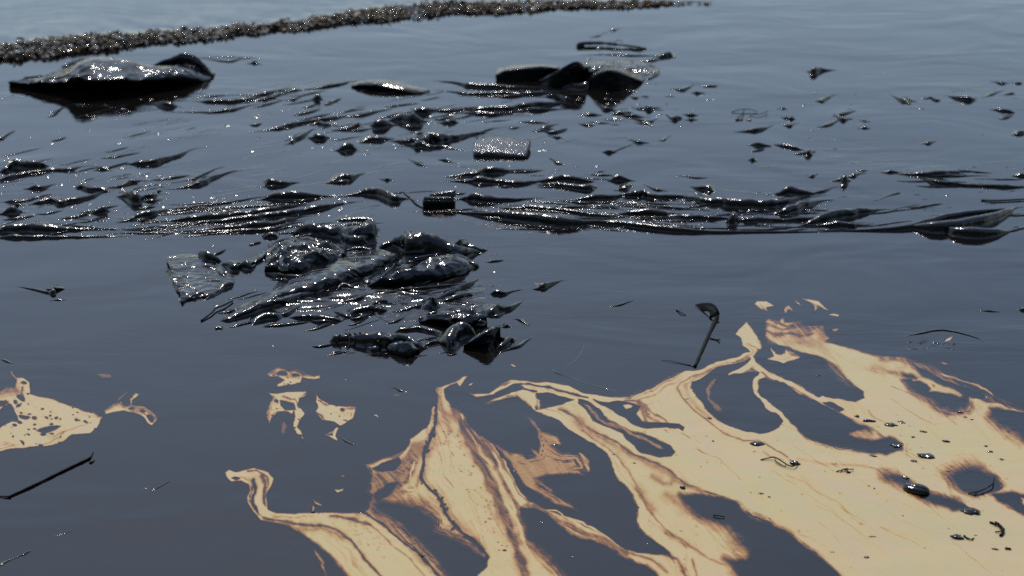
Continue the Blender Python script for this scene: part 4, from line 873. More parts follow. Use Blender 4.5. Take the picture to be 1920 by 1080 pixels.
# looped twig with a clod, forked twig, insect-like bits
t = thing('looped_twig', 'thin looped black twig ending in a clod on the tan slick', 'twig', 1475, 868)
adopt(t, tube('stem', '', '', '1426,862,1 1440,859,3 1450,857,5 1460,861,6 1468,866,6 1474,870,5 1482,874,4 1490,873,5 1496,866,5', 1.1, 1.3),
 tube('loop', '', '', '1452,858,5 1456,866,3 1464,872,2 1472,874,2 1474,870,4', .8, .8), lump('clod', '', '', 1489, 865, 20, 12, jag=.5))
t = thing('forked_twig', 'curved forked black twig across the round dark window of the slick', 'twig', 1845, 915)
adopt(t, tube('stem', '', '', '1864,897,5 1862,906,6 1850,915,5 1836,921,4 1826,923,3 1815,926,1', 1.2, 1.0), tube('side_twig', '', '', '1836,921,4 1830,924,2 1828,929,1', 1.0, .8))
t = thing('insect_like_twig', 'tiny crossed twigs and a speck shaped like an insect on the slick', 'twig', 1587, 882)
adopt(t, tube('stem', '', '', '1568,884,1 1580,881,3 1592,880,4 1601,880,3', 1.0, .9), tube('leg', '', '', '1576,885,1 1583,880,3 1590,878,2', .8), tube('leg', '', '', '1584,878,2 1588,882,4 1594,886,1', .8), lump('clod', '', '', 1591, 884, 9, 7))
t = thing('curled_peel', 'curled strip of tar with ragged ends near the right edge of the slick', 'tar scrap', 1875, 990)
adopt(t, tube('strip', '', '', '1856,979,1 1866,982,3 1874,985,3 1880,992,4 1880,999,3 1876,1005,1', 2.4, 3.2, bumpy=.5), tube('barb', '', '', '1866,978,1 1874,982,4', 1.2), tube('barb', '', '', '1866,997,1 1878,996,4', 1.2))
t = thing('amber_bead', 'tiny amber bead with bubbles near the bottom of the fan', 'bead', 946, 1031)
am = lump('bead', '', '', 946, 1030, 9, 8, mat=m_amber, jag=.05)
adopt(t, am, *[lump('bubble', '', '', x, y, 4, 3.5, mat=m_film, jag=.02) for x, y in ((934, 1016), (950, 1023), (936, 1031), (941, 1022))])
# clods on the slick, each by its place
for x, y, w, h, lab in [
 (1814, 957, 30, 9, 'ragged black clod at the lower end of the dark streak below the shell'), (1829, 959, 16, 12, 'grey-black clod touching the ragged one below the shell'),
 (1698, 894, 15, 7, 'flat grey clod just above the shell'), (1280, 911, 12, 15, 'dark grey crumb on the brown line in the middle of the slick'),
 (1628, 787, 18, 8, 'shiny crumb right of the end of the middle dark window'), (1607, 779, 10, 7, 'small crumb left of the shiny crumb by the dark windows'),
 (1672, 795, 20, 7, 'long crumb with a trailing hair right of the shiny crumb'), (1691, 791, 15, 4, 'thin flat crumb beside the crumb with a trailing hair'),
 (1735, 853, 28, 8, 'broad dark scrap right of the pointed end of the long window'), (1714, 863, 14, 6, 'small grey drop left of the broad dark scrap'),
 (1712, 818, 9, 6, 'dark crumb above the broad scrap'), (1773, 826, 12, 6, 'crumb right of the broad scrap and higher'),
 (1849, 835, 8, 6, 'highest of three crumbs in a row at the right edge'), (1857, 846, 10, 5, 'middle one of three crumbs in a row at the right edge'),
 (1878, 860, 8, 5, 'lowest of three crumbs in a row at the right edge'), (1682, 834, 22, 8, 'flat scrap inside the pointed right end of the long window'),
 (1636, 854, 13, 3, 'thin scrap under the long window'), (1794, 1004, 24, 11, 'dark tar scrap low on the right of the slick, left of the curved one'),
 (1889, 1027, 9, 11, 'upright crumb at the lower right corner of the slick'), (1865, 1029, 11, 5, 'flat crumb left of the upright crumb at lower right'),
 (1829, 1003, 6, 3, 'tiny crumb between the tar scrap and the curled strip'), (1420, 831, 22, 7, 'oval grey patch of tar at the end of the brown line left of the windows'),
 (1443, 931, 6, 5, 'round black speck at the edge of the bottom dark window'), (1426, 925, 10, 2, 'thin dash left of the round black speck'),
 (1629, 911, 6, 2, 'tiny dash left of the shell, first of two'), (1639, 915, 4, 5, 'tiny upright dash left of the shell, second of two'),
 (790, 1041, 11, 6, 'shiny crumb on the thin dark seam at bottom left of the fan'), (1337, 826, 5, 6, 'white-flecked speck alone on the pale middle of the slick'),
 (1331, 783, 9, 6, 'brown crumb on the brown line beside the left dark window'), (1188, 868, 8, 4, 'dark dot on the slick right of the central channel'),
 (1801, 772, 10, 5, 'shiny crumb at the edge of the upper right dark window'), (1810, 781, 7, 5, 'speck on the tan below the upper right dark window'),
 (1823, 786, 6, 4, 'second speck below the upper right dark window, further right'), (1730, 808, 12, 4, 'slanting dark splinter in the right of the slick')]:
    lump('tar_crumb', lab, 'tar crumb', x, y, w, h, jag=.5, group='tar crumbs on the slick', ang=-15)
lump('brown_pebble', 'small brown pebble lying low on the pale slick at the bottom', 'pebble', 1625, 1043, 11, 9, mat=m_brown, jag=.12)
tube('tar_scrap', 'small curved tar scrap right of the dark tar scrap low on the slick', 'tar scrap', '1807,1004,1 1814,1009,2 1822,1011,2 1826,1009,1', 2.0, 1.2, bumpy=.4)
tube('tar_splinter', 'glinting splinter floating in the bottom dark window', 'splinter', '1337,966,2 1348,967,3 1359,969,2', 1.4, 1.0)
# ------------------------------------------------------------------ folds, wrinkles and clods of the oil band
G1, G2, G3 = 'oily folds in the debris band', 'oil clods in the debris band', 'flecks far out on the oil'
def F(lab, *s, **k): ridge('oily_fold', lab, 'oily fold', *s, group=G1, **{'tail': 38, **k})
def K(lab, *s, **k): ridge('oil_clod', lab, 'oil clod', *s, group=G2, **{'tail': 12, **k})
def S_(lab, *s, **k): ridge('oily_fleck', lab, 'fleck', *s, group=G3, **{'tail': 8, **k})
# upper left
K('short dark stub at left under the big bag', '95,217,3 105,210,6 117,202,3')
K('dark stub cut by the left edge below the big bag', '-8,260,5 5,255,7 20,247,5')
K('lozenge-shaped clod below the right end of the big bag', '285,192,5 303,190,14 320,192,14 333,199,3', back=.4, rough=.3)
K('small clod with a glint under the middle of the big bag', '222,206,4 229,203,8 238,207,4')
K('two tiny clods under the left half of the big bag', '142,195,3 150,194,6 160,197,3', '188,198,2 196,196,4 204,199,2')
F('thin curved wrinkle right of the lozenge clod', '340,210,1 370,209,3 400,208,5 440,203,5 470,197,2')
F('dark low fold above the thin curved wrinkle', '370,190,2 390,188,6 430,187,8 465,184,7 484,181,4', '380,182,2 400,179,3 425,178,2')
F('bright low wrinkle trailing right of the big bag', '395,111,2 412,112,4 435,113,4 454,110,2', '405,107,1 430,106,2 450,107,1')
K('black dot right of the big bag on the open water', '470,118,4 476,114,8 482,118,4')
# upper middle
F('dark fold at the left end of the upper row, above another', '478,177,4 500,172,7 522,168,4'); F('dark fold at the left end of the upper row, below another', '478,188,4 505,181,7 532,174,4')
F('long thin fold pointing at the fish-like bag', '590,165,3 620,158,6 645,154,5 656,153,2'); K('knobby stub standing left of the fish-like bag', '586,184,6 592,177,16 599,176,14 603,184,4', back=.4)
F('small fold left of the knobby stub', '538,170,3 552,167,5 564,168,2', '538,187,2 552,184,5 570,178,3'); F('long low fold at the left of the second row', '490,245,2 515,239,6 545,231,8 580,224,7 610,220,7 645,217,3')
F('rounded little fold over the long low one', '585,233,3 598,227,8 612,230,8 624,234,3'); F('thin fold right of the rounded little one', '654,218,3 680,213,6 705,208,5')
K('small pointed clod left of the square black one', '632,243,3 650,237,9 668,230,10 676,236,3', '652,245,2 672,243,4 690,241,3', rough=1.4); K('square black clod in the second row', '697,233,8 704,226,20 722,225,20 736,233,6', back=.4, rough=.5)
K('bigger black clod beside the square one', '732,224,6 750,217,18 772,217,26 785,220,20 800,226,4', back=.5)
F('dark fold climbing above the bigger clod', '735,219,3 755,211,9 775,206,12 800,201,14 812,203,5', '800,203,5 840,205,7 880,201,6'); F('thick glinting fold, longest of the upper rows', '882,204,7 920,199,12 960,195,16 1000,189,16 1035,190,10 1058,193,3', back=.7)
F('glinting fold just under the thick longest one', '870,210,4 895,208,9 925,211,8 952,214,3'); K('small clod with a bright rim left of the glinting fold', '825,229,3 838,224,11 850,224,10 858,229,3')
F('sprawling black fold with a long pointed tail at upper centre', '740,263,5 765,262,10 790,256,20 815,250,22 845,252,18 870,249,12 900,245,7 928,240,2', '765,272,4 785,266,14 808,270,12 830,272,8 855,279,3', rough=1.3)
K('slanting oval clod at the left of the third row', '541,267,5 550,258,12 566,250,10 584,243,3'); K('blocky clod right of the slanting oval', '585,256,10 592,250,16 606,252,14 616,257,4', back=.4)
K('flat clod left of the sprawling fold', '678,266,4 692,257,11 712,257,11 730,259,4'); K('little hump with a bright spill below the third row', '632,281,4 646,272,16 660,272,14 669,280,3')
F('straight black fold under the left wing of the tarp', '856,153,7 880,156,10 920,158,10 965,161,8 1008,163,3', back=.6, rough=.4); F('thin glinting fold between the straight one and the thick one', '845,171,3 890,174,6 940,172,7 1000,172,9 1042,170,5', '920,180,3 960,178,6 1000,176,4')
F('torn flaps in front of the tarp, with a dark shadow strip shaped as a fold', '960,209,3 985,204,6 1010,203,9 1050,204,3', '1040,176,3 1060,182,7 1075,186,3', '1020,181,3 1035,177,6 1052,176,3', rough=1.5)  # the first fold gives shape to a dark shadow strip
# upper right
t = thing('branch', 'thin bent branch floating behind the tarp', 'branch', 1140, 84)
adopt(t, tube('stem', '', '', '1082,86,4 1090,82,9 1105,81,9 1130,81,9 1160,84,8 1185,87,5 1212,91,2', 3.6, 1.6, bumpy=.35), tube('side_twig', '', '', '1082,86,4 1088,87,3 1096,86,3', 2.2, 1.6), tube('side_twig', '', '', '1152,80,6 1160,75,8 1168,80,4', .7), tube('side_twig', '', '', '1180,91,2 1195,93,3 1210,92,2', 2, 1.2))
F('bright straight wrinkle between branch and tarp', '1120,102,1 1145,101,3 1180,102,4 1222,104,2'); K('dark clod right of the bright straight wrinkle', '1234,106,5 1245,99,13 1256,98,12 1262,105,4'); K('flat dark clod under the bright straight wrinkle', '1212,113,4 1222,110,7 1236,111,4')
S_('tiny dark fleck highest above the branch', '1145,57,2 1152,55,4 1158,54,2'); S_('thin fleck just above the branch', '1112,69,1 1122,66,3 1132,62,1')
S_('slim dark fleck right of the tarp', '1263,167,2 1280,165,6 1292,161,5 1300,159,1'); S_('black dot with a glint above it, right of the tarp', '1302,173,4 1307,171,7 1314,173,4'); S_('small fleck with a bright end right of the black dot', '1318,162,2 1330,160,4 1341,160,5')
S_('dark oval fleck below the right end of the tarp', '1208,204,5 1218,199,13 1230,201,5', '1194,203,3 1202,200,7 1208,203,3'); S_('tadpole-shaped fleck below the right of the tarp', '1252,215,4 1260,219,5 1266,219,11 1272,222,6'); S_('fleck with glints right of the tadpole-shaped one', '1285,214,3 1295,212,7 1304,215,4', '1290,223,4 1296,220,8 1302,223,4')
S_('wet scraps below the right fold of the tarp', '1150,213,3 1165,209,7 1178,213,4', '1170,217,3 1188,212,11 1204,218,4', '1196,230,3 1212,229,6 1218,234,3', '1188,222,3 1215,224,9 1228,222,4', rough=1.4); S_('slim wet scrap under the front tip of the tarp', '1118,195,2 1135,199,9 1150,206,3', '1092,214,2 1110,212,4 1122,215,2')
S_('bright little scrap under the middle of the tarp', '1090,215,2 1108,212,6 1122,215,3', '980,228,2 1000,227,5 1024,230,3'); S_('ring-shaped scrap with an open end above the grey block', '1015,240,4 1024,234,9 1040,233,3', '1016,243,2 1035,246,5 1058,241,6', '1036,256,2 1046,255,5 1052,258,2', rough=1.2)
S_('leaf-like black fleck right of the grey block, with a crease', '1184,262,3 1196,263,7 1212,267,3'); S_('small bar-like fleck right of the leaf-like one', '1238,263,2 1246,260,4 1253,256,2'); S_('seed-shaped black fleck with a long faint tail', '1135,283,7 1142,279,11 1150,283,6', '1150,283,3 1165,277,3 1185,270,1'); S_('short stub right of the grey block', '1036,298,4 1044,302,6 1054,307,3')
t = thing('twig_tangle', 'tangle of bent twigs in the upper right water', 'twigs', 1408, 215)
adopt(t, tube('twig', '', '', '1372,210,2 1385,206,6 1405,205,7 1420,209,3', .9, .6), tube('twig', '', '', '1380,224,3 1390,215,8 1396,206,5', 1.3, .8), tube('twig', '', '', '1405,214,3 1425,214,5 1440,208,4', .8, .6), lump('clod', '', '', 1386, 223, 14, 8), lump('clod', '', '', 1404, 224, 9, 6))
S_('slim blade-like fleck under the twig tangle', '1383,247,2 1405,243,6 1425,240,7 1444,236,2')
S_('black wedge with a bright nose alone at upper right', '1518,132,7 1525,126,18 1535,125,14 1548,129,6 1564,131,1', back=.4, rough=.2); S_('black wedge with a blunt right end near the right edge', '1778,180,2 1795,180,8 1815,180,13 1824,183,12', back=.4, rough=.2)
S_('small bent fleck under the first black wedge', '1533,189,3 1543,186,7 1552,181,5 1562,178,2'); S_('crooked fleck with two arms in the right water', '1568,216,3 1578,211,7 1598,208,3', '1570,216,5 1582,221,9 1592,222,4'); S_('blade-like fleck below the crooked one', '1536,238,2 1555,231,6 1572,224,3')
S_('speck with a bright dot right of the blade-like fleck', '1616,226,2 1621,225,4 1626,227,3', '1614,240,2 1621,237,6 1628,240,3'); S_('pair of round specks left of the bent fleck', '1470,220,4 1475,218,6 1479,221,4', '1477,222,4 1484,217,9 1489,222,4', '1470,235,2 1480,233,6 1490,231,2'); S_('dot above the pair of round specks', '1464,203,2 1469,201,5 1474,204,2')
S_('frayed fleck left of the blunt black wedge', '1674,179,2 1690,185,8 1702,193,4', '1692,183,3 1705,184,6 1714,189,3', rough=1.4); S_('small frayed fleck touching the blunt wedge from the left', '1736,184,3 1746,180,5 1757,186,7'); S_('bright wet scrap at the right edge, upper of two', '1864,153,2 1880,153,6 1888,155,3', '1902,155,3 1910,153,6 1918,155,3', rough=1.4)
S_('bright wet scrap at the right edge, lower of two', '1862,205,3 1880,202,9 1905,210,4', '1880,222,3 1890,216,6 1902,213,2', rough=1.4); S_('slim fleck beside the blunt wedge on its right', '1848,181,2 1860,175,4 1874,171,2', '1884,177,2 1896,173,5 1904,174,2'); S_('dark stub cut by the right edge', '1902,252,3 1912,246,8 1925,243,8'); S_('lone speck low in the right water', '1733,269,2 1742,266,6 1752,265,2')
S_('crumbled scrap right of the middle of the upper water', '1408,271,3 1420,268,8 1438,272,5', '1412,283,3 1428,279,6', '1404,299,3 1411,294,9 1416,300,4', rough=1.5); S_('bowed fleck with a blunt end right of the crumbled scrap', '1458,271,4 1475,270,9 1492,275,7 1502,280,3', '1496,288,3 1508,284,6 1518,282,14 1521,288,8')
# left of the middle
F('wet heap at the left edge above a bright wrinkle', '-5,322,5 12,310,14 30,300,20 50,303,20 72,304,18 78,313,5', back=.6, rough=1.3); F('bright wrinkle running right from the left edge', '-8,335,9 25,327,10 60,321,8 100,316,7 130,315,7 152,312,2')
F('spear-shaped fold left of the upper middle', '240,307,3 262,301,12 285,298,14 310,293,11 340,286,7 362,279,2'); K('bright crumb left of the spear-shaped fold', '180,318,3 190,312,8 204,318,3')
F('slim feathered fold under the spear-shaped one', '330,353,3 355,346,7 378,338,12 398,329,10 440,320,2', '348,338,2 370,330,5 405,316,2'); K('small clod left of the saddle-shaped one', '53,353,4 66,347,10 80,349,8 98,346,2')
K('saddle-shaped clod near the left edge', '145,349,10 152,343,12 165,350,12 185,349,14 195,354,8 202,358,3'); F('slim arched fold right of the saddle-shaped clod', '204,351,3 228,345,7 246,336,11 254,337,9 264,338,3')
F('long low fold under the saddle-shaped clod', '58,382,3 78,374,9 98,369,12 112,375,11 140,370,12 175,362,9 200,358,2'); K('diamond-shaped black clod at left of the middle', '226,366,8 243,354,26 256,360,28 268,370,8', back=.4, rough=.5); K('small wet clod beside the diamond-shaped one', '266,368,5 280,362,13 292,361,8 300,351,3', '268,378,2 284,374,7 298,374,3')
K('round clod near the left edge, low in the band', '4,398,8 16,388,18 28,390,16 40,395,5'); K('shark-fin clod left of the middle', '172,399,3 184,391,13 196,385,20 201,392,10', back=.3, rough=.3); F('flat double fold right of the shark-fin clod', '242,410,8 260,400,14 288,393,12 314,393,3', '258,413,3 268,411,7 278,412,3')
K('two bright crumbs above the round clod', '8,378,2 22,374,7 42,377,3', '22,384,2 34,381,5 42,384,2'); F('wide low fold at the left edge, front of the band', '-10,431,8 10,424,16 50,420,18 90,421,18 125,425,11 165,428,5 200,431,2'); F('lower wrinkle in front of the wide low fold at the left edge', '-10,441,9 50,440,10 110,441,8 180,442,4 225,443,1')
F('topmost long glinting fold of the left bundle', '308,414,2 360,406,10 420,398,15 470,392,16 515,388,11 565,384,3', back=.8); F('second long glinting fold of the left bundle', '322,418,3 400,412,9 470,404,12 530,396,13 590,387,12 655,379,3', back=.8); F('third long glinting fold of the left bundle', '372,432,3 425,424,12 480,417,15 530,411,12 565,406,3', back=.8)
F('lowest glinting wrinkle of the left bundle', '338,437,1 400,433,6 460,430,8 515,425,9 548,415,3', '230,437,1 270,436,4 330,436,3'); F('thin glinting wrinkle over the left bundle', '325,391,2 350,387,7 380,383,6 430,377,5 485,369,2', rough=1.4); F('broken bright wrinkle between the wide fold and the left bundle', '120,420,2 160,424,5 200,428,4', '240,429,2 275,425,6 300,423,3', '160,411,2 180,413,3')
# middle
K('pointed clod with a bright back left of centre', '499,345,6 504,335,18 518,336,16 535,340,11 552,341,5', '493,350,2 510,348,5 530,346,2', rough=.8); F('bold black boat-shaped fold left of centre', '492,372,5 512,362,16 535,358,22 560,358,22 585,362,14 618,367,3', back=.8, rough=.5)
K('three-pointed clod above the boat-shaped fold', '615,342,4 632,331,14 645,322,20 655,326,18 677,325,4', '620,343,3 645,337,8 660,333,4', rough=1.2); F('arched black fold left of the open box', '640,367,3 672,360,8 688,353,16 706,352,20 728,358,22 745,366,17 760,371,5', back=.7, rough=.5)
K('two black dots above the arched fold', '720,336,4 726,333,8 732,336,4'); F('glinting double fold right of the middle, upper left', '852,329,4 885,323,10 925,315,13 955,317,8 990,318,3', rough=1.3); F('thick wavy fold under the glinting double one', '868,338,7 895,333,14 940,334,15 980,340,10 1014,339,3', '870,336,3 900,344,4 930,345,2')
F('black spindle-shaped fold right of the open box', '862,372,5 880,365,16 905,365,17 935,369,11 970,371,6 1004,371,2'); S_('curved chip left of the glinting double fold', '826,299,3 836,297,6 850,304,2', '773,301,2 784,304,6 796,311,2')
F('longest fold of all, sweeping along the front of the band', '795,396,2 850,396,3 905,397,10 945,396,17 1000,399,22 1045,405,24 1080,411,16 1120,412,10 1170,415,10 1220,420,12 1280,427,10 1340,432,6 1440,433,4 1570,433,3', back=.6, k=1.15, rough=.3)
F('bright double wrinkle above the longest fold', '960,389,6 1000,386,8 1050,391,8 1110,399,7 1160,406,2', '958,394,2 1000,393,3 1030,396,2'); K('rounded black hump right of the wavy fold', '1015,337,8 1035,331,14 1055,327,16 1080,331,13 1105,338,7', '1018,345,5 1050,342,11 1090,347,14 1108,346,14 1111,352,8', rough=.5)
K('pointed small clod right of the rounded hump', '1143,337,6 1152,331,12 1163,328,14 1182,337,4'); K('bent small clod below the pointed one', '1158,355,4 1170,348,11 1182,343,6 1186,348,2'); S_('thin curved wisp right of the small clods', '1214,348,2 1230,353,5 1245,357,2'); S_('dotted bright line right of the pointed clod', '1278,329,1 1300,331,4 1322,333,2'); K('flat triangular clod over the long right folds', '1299,350,3 1316,349,11 1330,349,14 1337,357,4')
F('fold with a bright hump right of the longest fold', '1070,375,3 1110,368,12 1145,366,11 1165,363,8 1195,356,16 1225,361,14 1285,367,6', back=.8); F('heavy dark fold in the right middle', '1280,367,6 1320,370,14 1370,372,19 1430,374,22 1465,373,16 1508,369,5', back=.7, rough=.6)
F('dotted glinting wrinkle in the right middle', '1165,378,4 1200,381,6 1250,386,6 1305,392,3'); F('dark boat-shaped fold under the dotted wrinkle', '1164,399,5 1185,394,14 1215,392,17 1245,395,15 1265,399,5', back=.8, rough=.5); F('lower glinting fold joined to the dark boat shape', '1258,403,8 1290,401,12 1330,403,11 1365,408,5'); K('small upright notched clod among the right folds', '1363,414,6 1368,404,22 1374,396,34 1380,399,24 1383,412,5', back=.3, rough=.5)
F('thin glinting fold right of the notched clod', '1392,411,8 1400,408,10 1450,409,8 1500,408,8 1565,404,6'); K('tent-shaped clod with a long tail at right', '1460,360,10 1478,349,22 1500,354,17 1525,361,5', '1525,361,4 1545,355,6 1562,351,2', back=.5, rough=.4); K('round clod above the tent-shaped one', '1567,338,5 1577,333,9 1584,329,22 1590,336,8', '1592,331,3 1602,325,8 1612,325,3', back=.4)
S_('dark dot left of the round clod', '1518,331,3 1524,327,7 1530,326,3'); S_('little arch alone right of the round clod', '1659,322,4 1671,319,7 1683,322,4', '1612,320,2 1619,318,4 1625,319,2'); F('slim fold running into the heavy dark one from the right', '1438,376,10 1470,372,12 1508,367,3'); F('oval fold with a sparkling left end at right', '1450,400,4 1470,391,16 1490,382,19 1515,377,15 1542,375,5', back=.7, rough=.6)
F('big leaf-shaped fold at right, pointing up right', '1505,421,5 1530,408,16 1560,396,24 1595,391,20 1625,391,12 1652,392,3', back=.6, rough=.5); F('smaller fold under the big leaf-shaped one', '1538,421,6 1570,416,14 1595,418,11 1618,421,4')
F('long rising fold at the far right', '1555,433,2 1640,428,7 1700,421,13 1740,410,16 1785,399,16 1850,392,11 1880,391,3', back=.6, rough=.2); F('thick fold crossing the long rising one at the far right', '1690,424,4 1750,416,26 1800,411,28 1850,402,24 1885,393,16 1910,383,5', back=.6, rough=.2); F('lowest fold in the right corner of the band', '1755,423,10 1795,426,22 1845,428,24 1900,430,7', back=.7, rough=.2)
F('glinting fold above the far right folds', '1700,325,5 1730,322,12 1765,320,12 1794,321,5', '1735,330,3 1780,328,5 1830,329,2'); F('long thin fold reaching the right edge', '1722,332,3 1755,337,10 1800,343,8 1855,345,8 1930,347,8', rough=1.2); S_('bright stub cut by the right edge above the thin twig', '1905,329,4 1915,325,8 1928,327,6'); tube('twig', 'straight thin twig at the right edge above the far right folds', 'twig', '1840,375,2 1870,376,3 1930,373,3', 1.6, 1.4)
S_('curved hair-thin wrinkle above the far right folds', '1645,375,1 1665,366,2 1684,361,4')
# open oil below the band
K('tadpole-shaped clod with a raised tail right of the pile', '1008,539,8 1018,531,14 1030,529,9 1052,526,2', rough=.5); S_('shallow dark scrap at left, below the band', '40,538,1 70,543,4 92,546,6 99,541,13 106,535,6'); S_('tiny scrap above the right end of the torn bag', '914,491,2 922,487,5 936,487,6'); S_('thin twiglet-like scrap right of the pile', '1152,573,3 1165,569,4 1184,564,1')
S_('short dark dash at the left edge of the open oil', '0,672,2 10,676,3 20,680,1'); S_('small wet scrap right of the tailed wedge', '968,598,2 976,599,5 988,607,3', '944,613,3 950,607,7 956,612,3'); S_('bright specks in the open oil at left', '100,563,1 110,561,3 118,562,1'); S_('short wrinkle in the open oil at the right', '1842,582,1 1855,582,3 1870,584,1', '1912,580,3 1918,577,8 1925,578,4')
S_('slim dark smear left of the two-legged patch, near the fan', '640,820,1 648,826,3 662,833,1'); S_('dark curved splinter above the left of the fan', '742,728,1 750,731,3 758,734,1')

# ------------------------------------------------------------------ things nobody could count
def specks():  # small wedges added for sparkle, front slope shaped to mirror the sun
    rng = random.Random(11); parts = []
    zones = [(0, 300, 300, 440, 90), (300, 365, 660, 440, 130), (480, 200, 1060, 290, 90), (850, 310, 1130, 350, 40), (930, 370, 1560, 436, 150), (1080, 150, 1340, 240, 45), (1380, 150, 1920, 300, 24), (1700, 310, 1920, 440, 60), (390, 450, 940, 650, 70), (0, 180, 480, 300, 24), (1150, 360, 1500, 425, 120), (1080, 78, 1240, 120, 30), (1700, 636, 1790, 656, 34), (600, 700, 1250, 1050, 18), (1280, 700, 1900, 1070, 16)]
    for x0, y0, x1, y1, n in zones:
        for k in range(n):
            x, y = rng.uniform(x0, x1), rng.uniform(y0, y1)
            c = at(x, y); h = rng.uniform(.35, 1.1) * mmpx(x, y) * .9; ln = h * rng.uniform(2.5, 9); q = rng.uniform(-.15, .3)
            V = []; m_ = 7
            for a, zz in ((2.4, -.1), (1.0, .65), (0, 1), (-1.35, .52), (-2.7, .02), (-3.1, -.15)):
                for i in range(m_):
                    e = -1 + 2 * i / (m_ - 1); w = math.sqrt(max(0, 1 - e * e)) * .9 + .1
                    V.append((c[0] + e * ln, c[1] + (a * h * w) + e * ln * q + h * .6 * rng.uniform(-1, 1), h * (zz * w - (.1 if abs(e) == 1 else 0)) * rng.uniform(.93, 1.07)))
            Fc = gridfaces(6, m_)[:, ::-1]
            parts.append((np.array(V), np.array(Fc)))
    V, Fc = join(parts)
    tag(link('glint_ripples', mesh('glint_ripples', V, orient(V, Fc)), m_oil), 'tiny low ripples added over the oil, tilted to flash as sun glints', 'glint ripples', kind='stuff')
specks()

def wrinkles():
    rng = random.Random(5); g = []
    for x0, y0, x1, y1, n, sl, ln in [(0, 170, 700, 420, 60, -.22, 90), (450, 150, 1060, 330, 45, -.16, 90), (1000, 120, 1900, 340, 26, -.05, 60), (1150, 355, 1600, 425, 30, .05, 90), (900, 370, 1200, 425, 14, .08, 90)]:
        for k in range(n):
            x, y = rng.uniform(x0, x1), rng.uniform(y0, y1); l_ = ln * rng.uniform(.4, 1.3); s = sl + rng.uniform(-.08, .08)
            h = rng.uniform(.10, .45)
            g.append(ridge_geo(f'{x - l_ / 2},{y - s * l_ / 2},.2 {x},{y + rng.uniform(-2, 2)},{h} {x + l_ / 2},{y + s * l_ / 2},.2', back=2.5, front=1.3, seed=k))
    V, Fc = join(g)
    tag(link('oil_wrinkles', mesh('oil_wrinkles', V, orient(V, Fc)), m_water), 'faint flow wrinkles drawn out in the oil film', 'wrinkles', kind='stuff')
wrinkles()

def ripples():
    rng = random.Random(8); g = []
    for x0, y0, x1, y1, n, sl, ln in [(980, 385, 1560, 430, 12, .05, 280), (200, 385, 560, 436, 6, -.08, 260), (0, 325, 330, 440, 34, -.16, 70), (300, 370, 660, 440, 34, -.09, 110), (640, 355, 900, 400, 8, .0, 60), (470, 168, 760, 262, 26, -.2, 60), (740, 170, 1060, 262, 26, -.12, 70), (860, 318, 1130, 352, 14, .02, 60), (930, 372, 1290, 432, 40, .08, 110), (1270, 372, 1570, 432, 36, .0, 100), (1560, 385, 1925, 438, 18, -.12, 110), (430, 520, 900, 615, 50, -.28, 60), (600, 620, 960, 668, 16, -.1, 40), (1090, 165, 1260, 240, 14, .1, 36), (1690, 315, 1925, 352, 14, .06, 70), (0, 230, 360, 330, 12, -.2, 80)]:
        for k in range(n):
            x, y = rng.uniform(x0, x1), rng.uniform(y0, y1); l_ = ln * rng.uniform(.35, 1.3); s = sl + rng.uniform(-.06, .06)
            h = rng.choice([1.2, 1.8, 2.4, 3.2, 4.5]) * rng.uniform(.8, 1.1)
            g.append(ridge_geo(f'{x - l_ / 2},{y - s * l_ / 2},.4 {x - l_ * rng.uniform(.1, .25)},{y - s * l_ * .2},{h * .8} {x + l_ * .15},{y + s * l_ * .15 - 1},{h} {x + l_ / 2},{y + s * l_ / 2},.4', back=1.2, seed=k + 300))
    V, Fc = join(g)
    tag(link('oil_ripples', mesh('oil_ripples', V, orient(V, Fc)), m_oil), 'fine black ripples crowded between the larger folds', 'ripples', kind='stuff')
ripples()

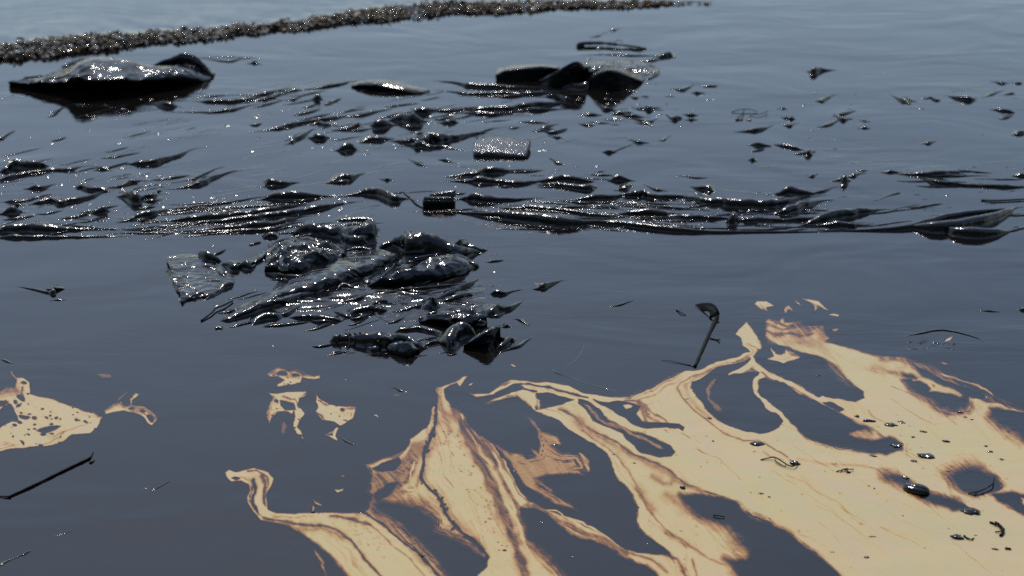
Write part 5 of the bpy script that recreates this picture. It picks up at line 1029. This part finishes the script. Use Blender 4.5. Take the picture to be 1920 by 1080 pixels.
# ------------------------------------------------------------------ the small breaking wave with its foam
top = [(-120, 98), (0, 82), (110, 67), (220, 62), (330, 55), (440, 47), (560, 36), (680, 16), (800, 4), (950, 1), (1100, 1), (1250, 2), (1340, 2)]
bot = [(-120, 120), (0, 110), (110, 102), (220, 88), (330, 74), (440, 64), (560, 51), (680, 37), (800, 26), (950, 19), (1100, 13), (1250, 7), (1340, 3)]
def wave():
    X = np.array([t[0] for t in top]); T = np.array([t[1] for t in top]); B = np.interp(X, [b[0] for b in bot], [b[1] for b in bot])
    H = np.array([hgt(x, b, (b - t) * .42) for x, t, b in zip(X, T, B)])
    row = lambda f, g, dy: ' '.join(f'{x},{t + (b - t) * f + dy},{h * 1000 * g}' for x, t, b, h in zip(X, T, B, H))
    geo = loft_geo([row(-9, .3, 0), row(-2.5, .62, 0), row(-.2, .85, 0), row(.10, .95, 0), row(.5, .62, 0), row(.85, .2, 0), row(1.0, -.05, 0)], nu=260, nv=30, amp=.002, sc=.05, seed=9)
    tag(mk('breaking_wave', geo, m_water), 'low wave rolling in across the top of the picture', kind='structure')
    import bmesh
    ico = bpy.data.meshes.new('tmp'); bm = bmesh.new(); bmesh.ops.create_icosphere(bm, subdivisions=1, radius=1); bm.to_mesh(ico); bm.free()
    iv = np.array([v.co[:] for v in ico.vertices]); jf = np.array([p.vertices[:] for p in ico.polygons]); bpy.data.meshes.remove(ico)
    rng = np.random.default_rng(12); N = 12500
    V = []; col = []
    pal = np.array([(.012, .009, .006), (.08, .055, .028), (.22, .16, .085), (.38, .34, .27), (.6, .57, .5), (.8, .8, .78)]); pw = [.22, .20, .21, .19, .13, .05]
    for k in range(N):
        x = rng.uniform(-100, 1335); t, b, h = np.interp(x, X, T), np.interp(x, X, B), np.interp(x, X, H)
        if rng.random() > (b - t) / 36: continue
        u = rng.beta(1.1, 1.15); clump = float(vn(x / 17, u * 2.2, 91))
        if clump < -.3 and rng.random() < .7: continue
        b += 5 * float(vn(x / 30, 3.3, 93)); t -= 3 * float(vn(x / 14, 7.7, 94))
        py = t + (b - t) * (u * 1.02 + .09 * rng.standard_normal()); z = h * np.interp(u, [0, .1, .5, .85, 1], [.9, .97, .64, .22, 0]) * rng.uniform(.95, 1.15) + .003
        p = at(x, py, z); m = mmpx(x, py)
        r = m * rng.uniform(.8, 2.7) * (1 if rng.random() < .88 else 1.6)
        sc = np.array([rng.uniform(.7, 2.4), rng.uniform(.8, 1.2), rng.uniform(.5, 1.2)]) * r
        a = rng.uniform(0, 3.14); ca, sa = math.cos(a), math.sin(a)
        w = iv * sc * (1 + .18 * rng.standard_normal((len(iv), 1)))
        V.append(np.c_[w[:, 0] * ca - w[:, 1] * sa, w[:, 0] * sa + w[:, 1] * ca, w[:, 2]] + p)
        amb = np.clip((x - 450) / 500, 0, 1) * (rng.random() < .5)
        c = pal[rng.choice(6, p=pw)] * rng.uniform(.7, 1.2)
        col.append(c * (1 - .6 * amb) + np.array([.24, .13, .035]) * .6 * amb)
    n = len(V); VV = np.concatenate(V); FF = (jf[None] + (np.arange(n) * len(iv))[:, None, None]).reshape(-1, 3)
    me = mesh('sea_foam', VV, FF)
    at_ = me.attributes.new('tint', 'FLOAT_COLOR', 'POINT')
    at_.data.foreach_set('color', np.repeat(np.c_[np.array(col), np.ones(n)], len(iv), 0).astype(np.float32).ravel())
    tag(link('sea_foam', me, m_foam), 'brown and grey bubbly foam along the crest of the low wave', 'foam', kind='stuff')
wave()
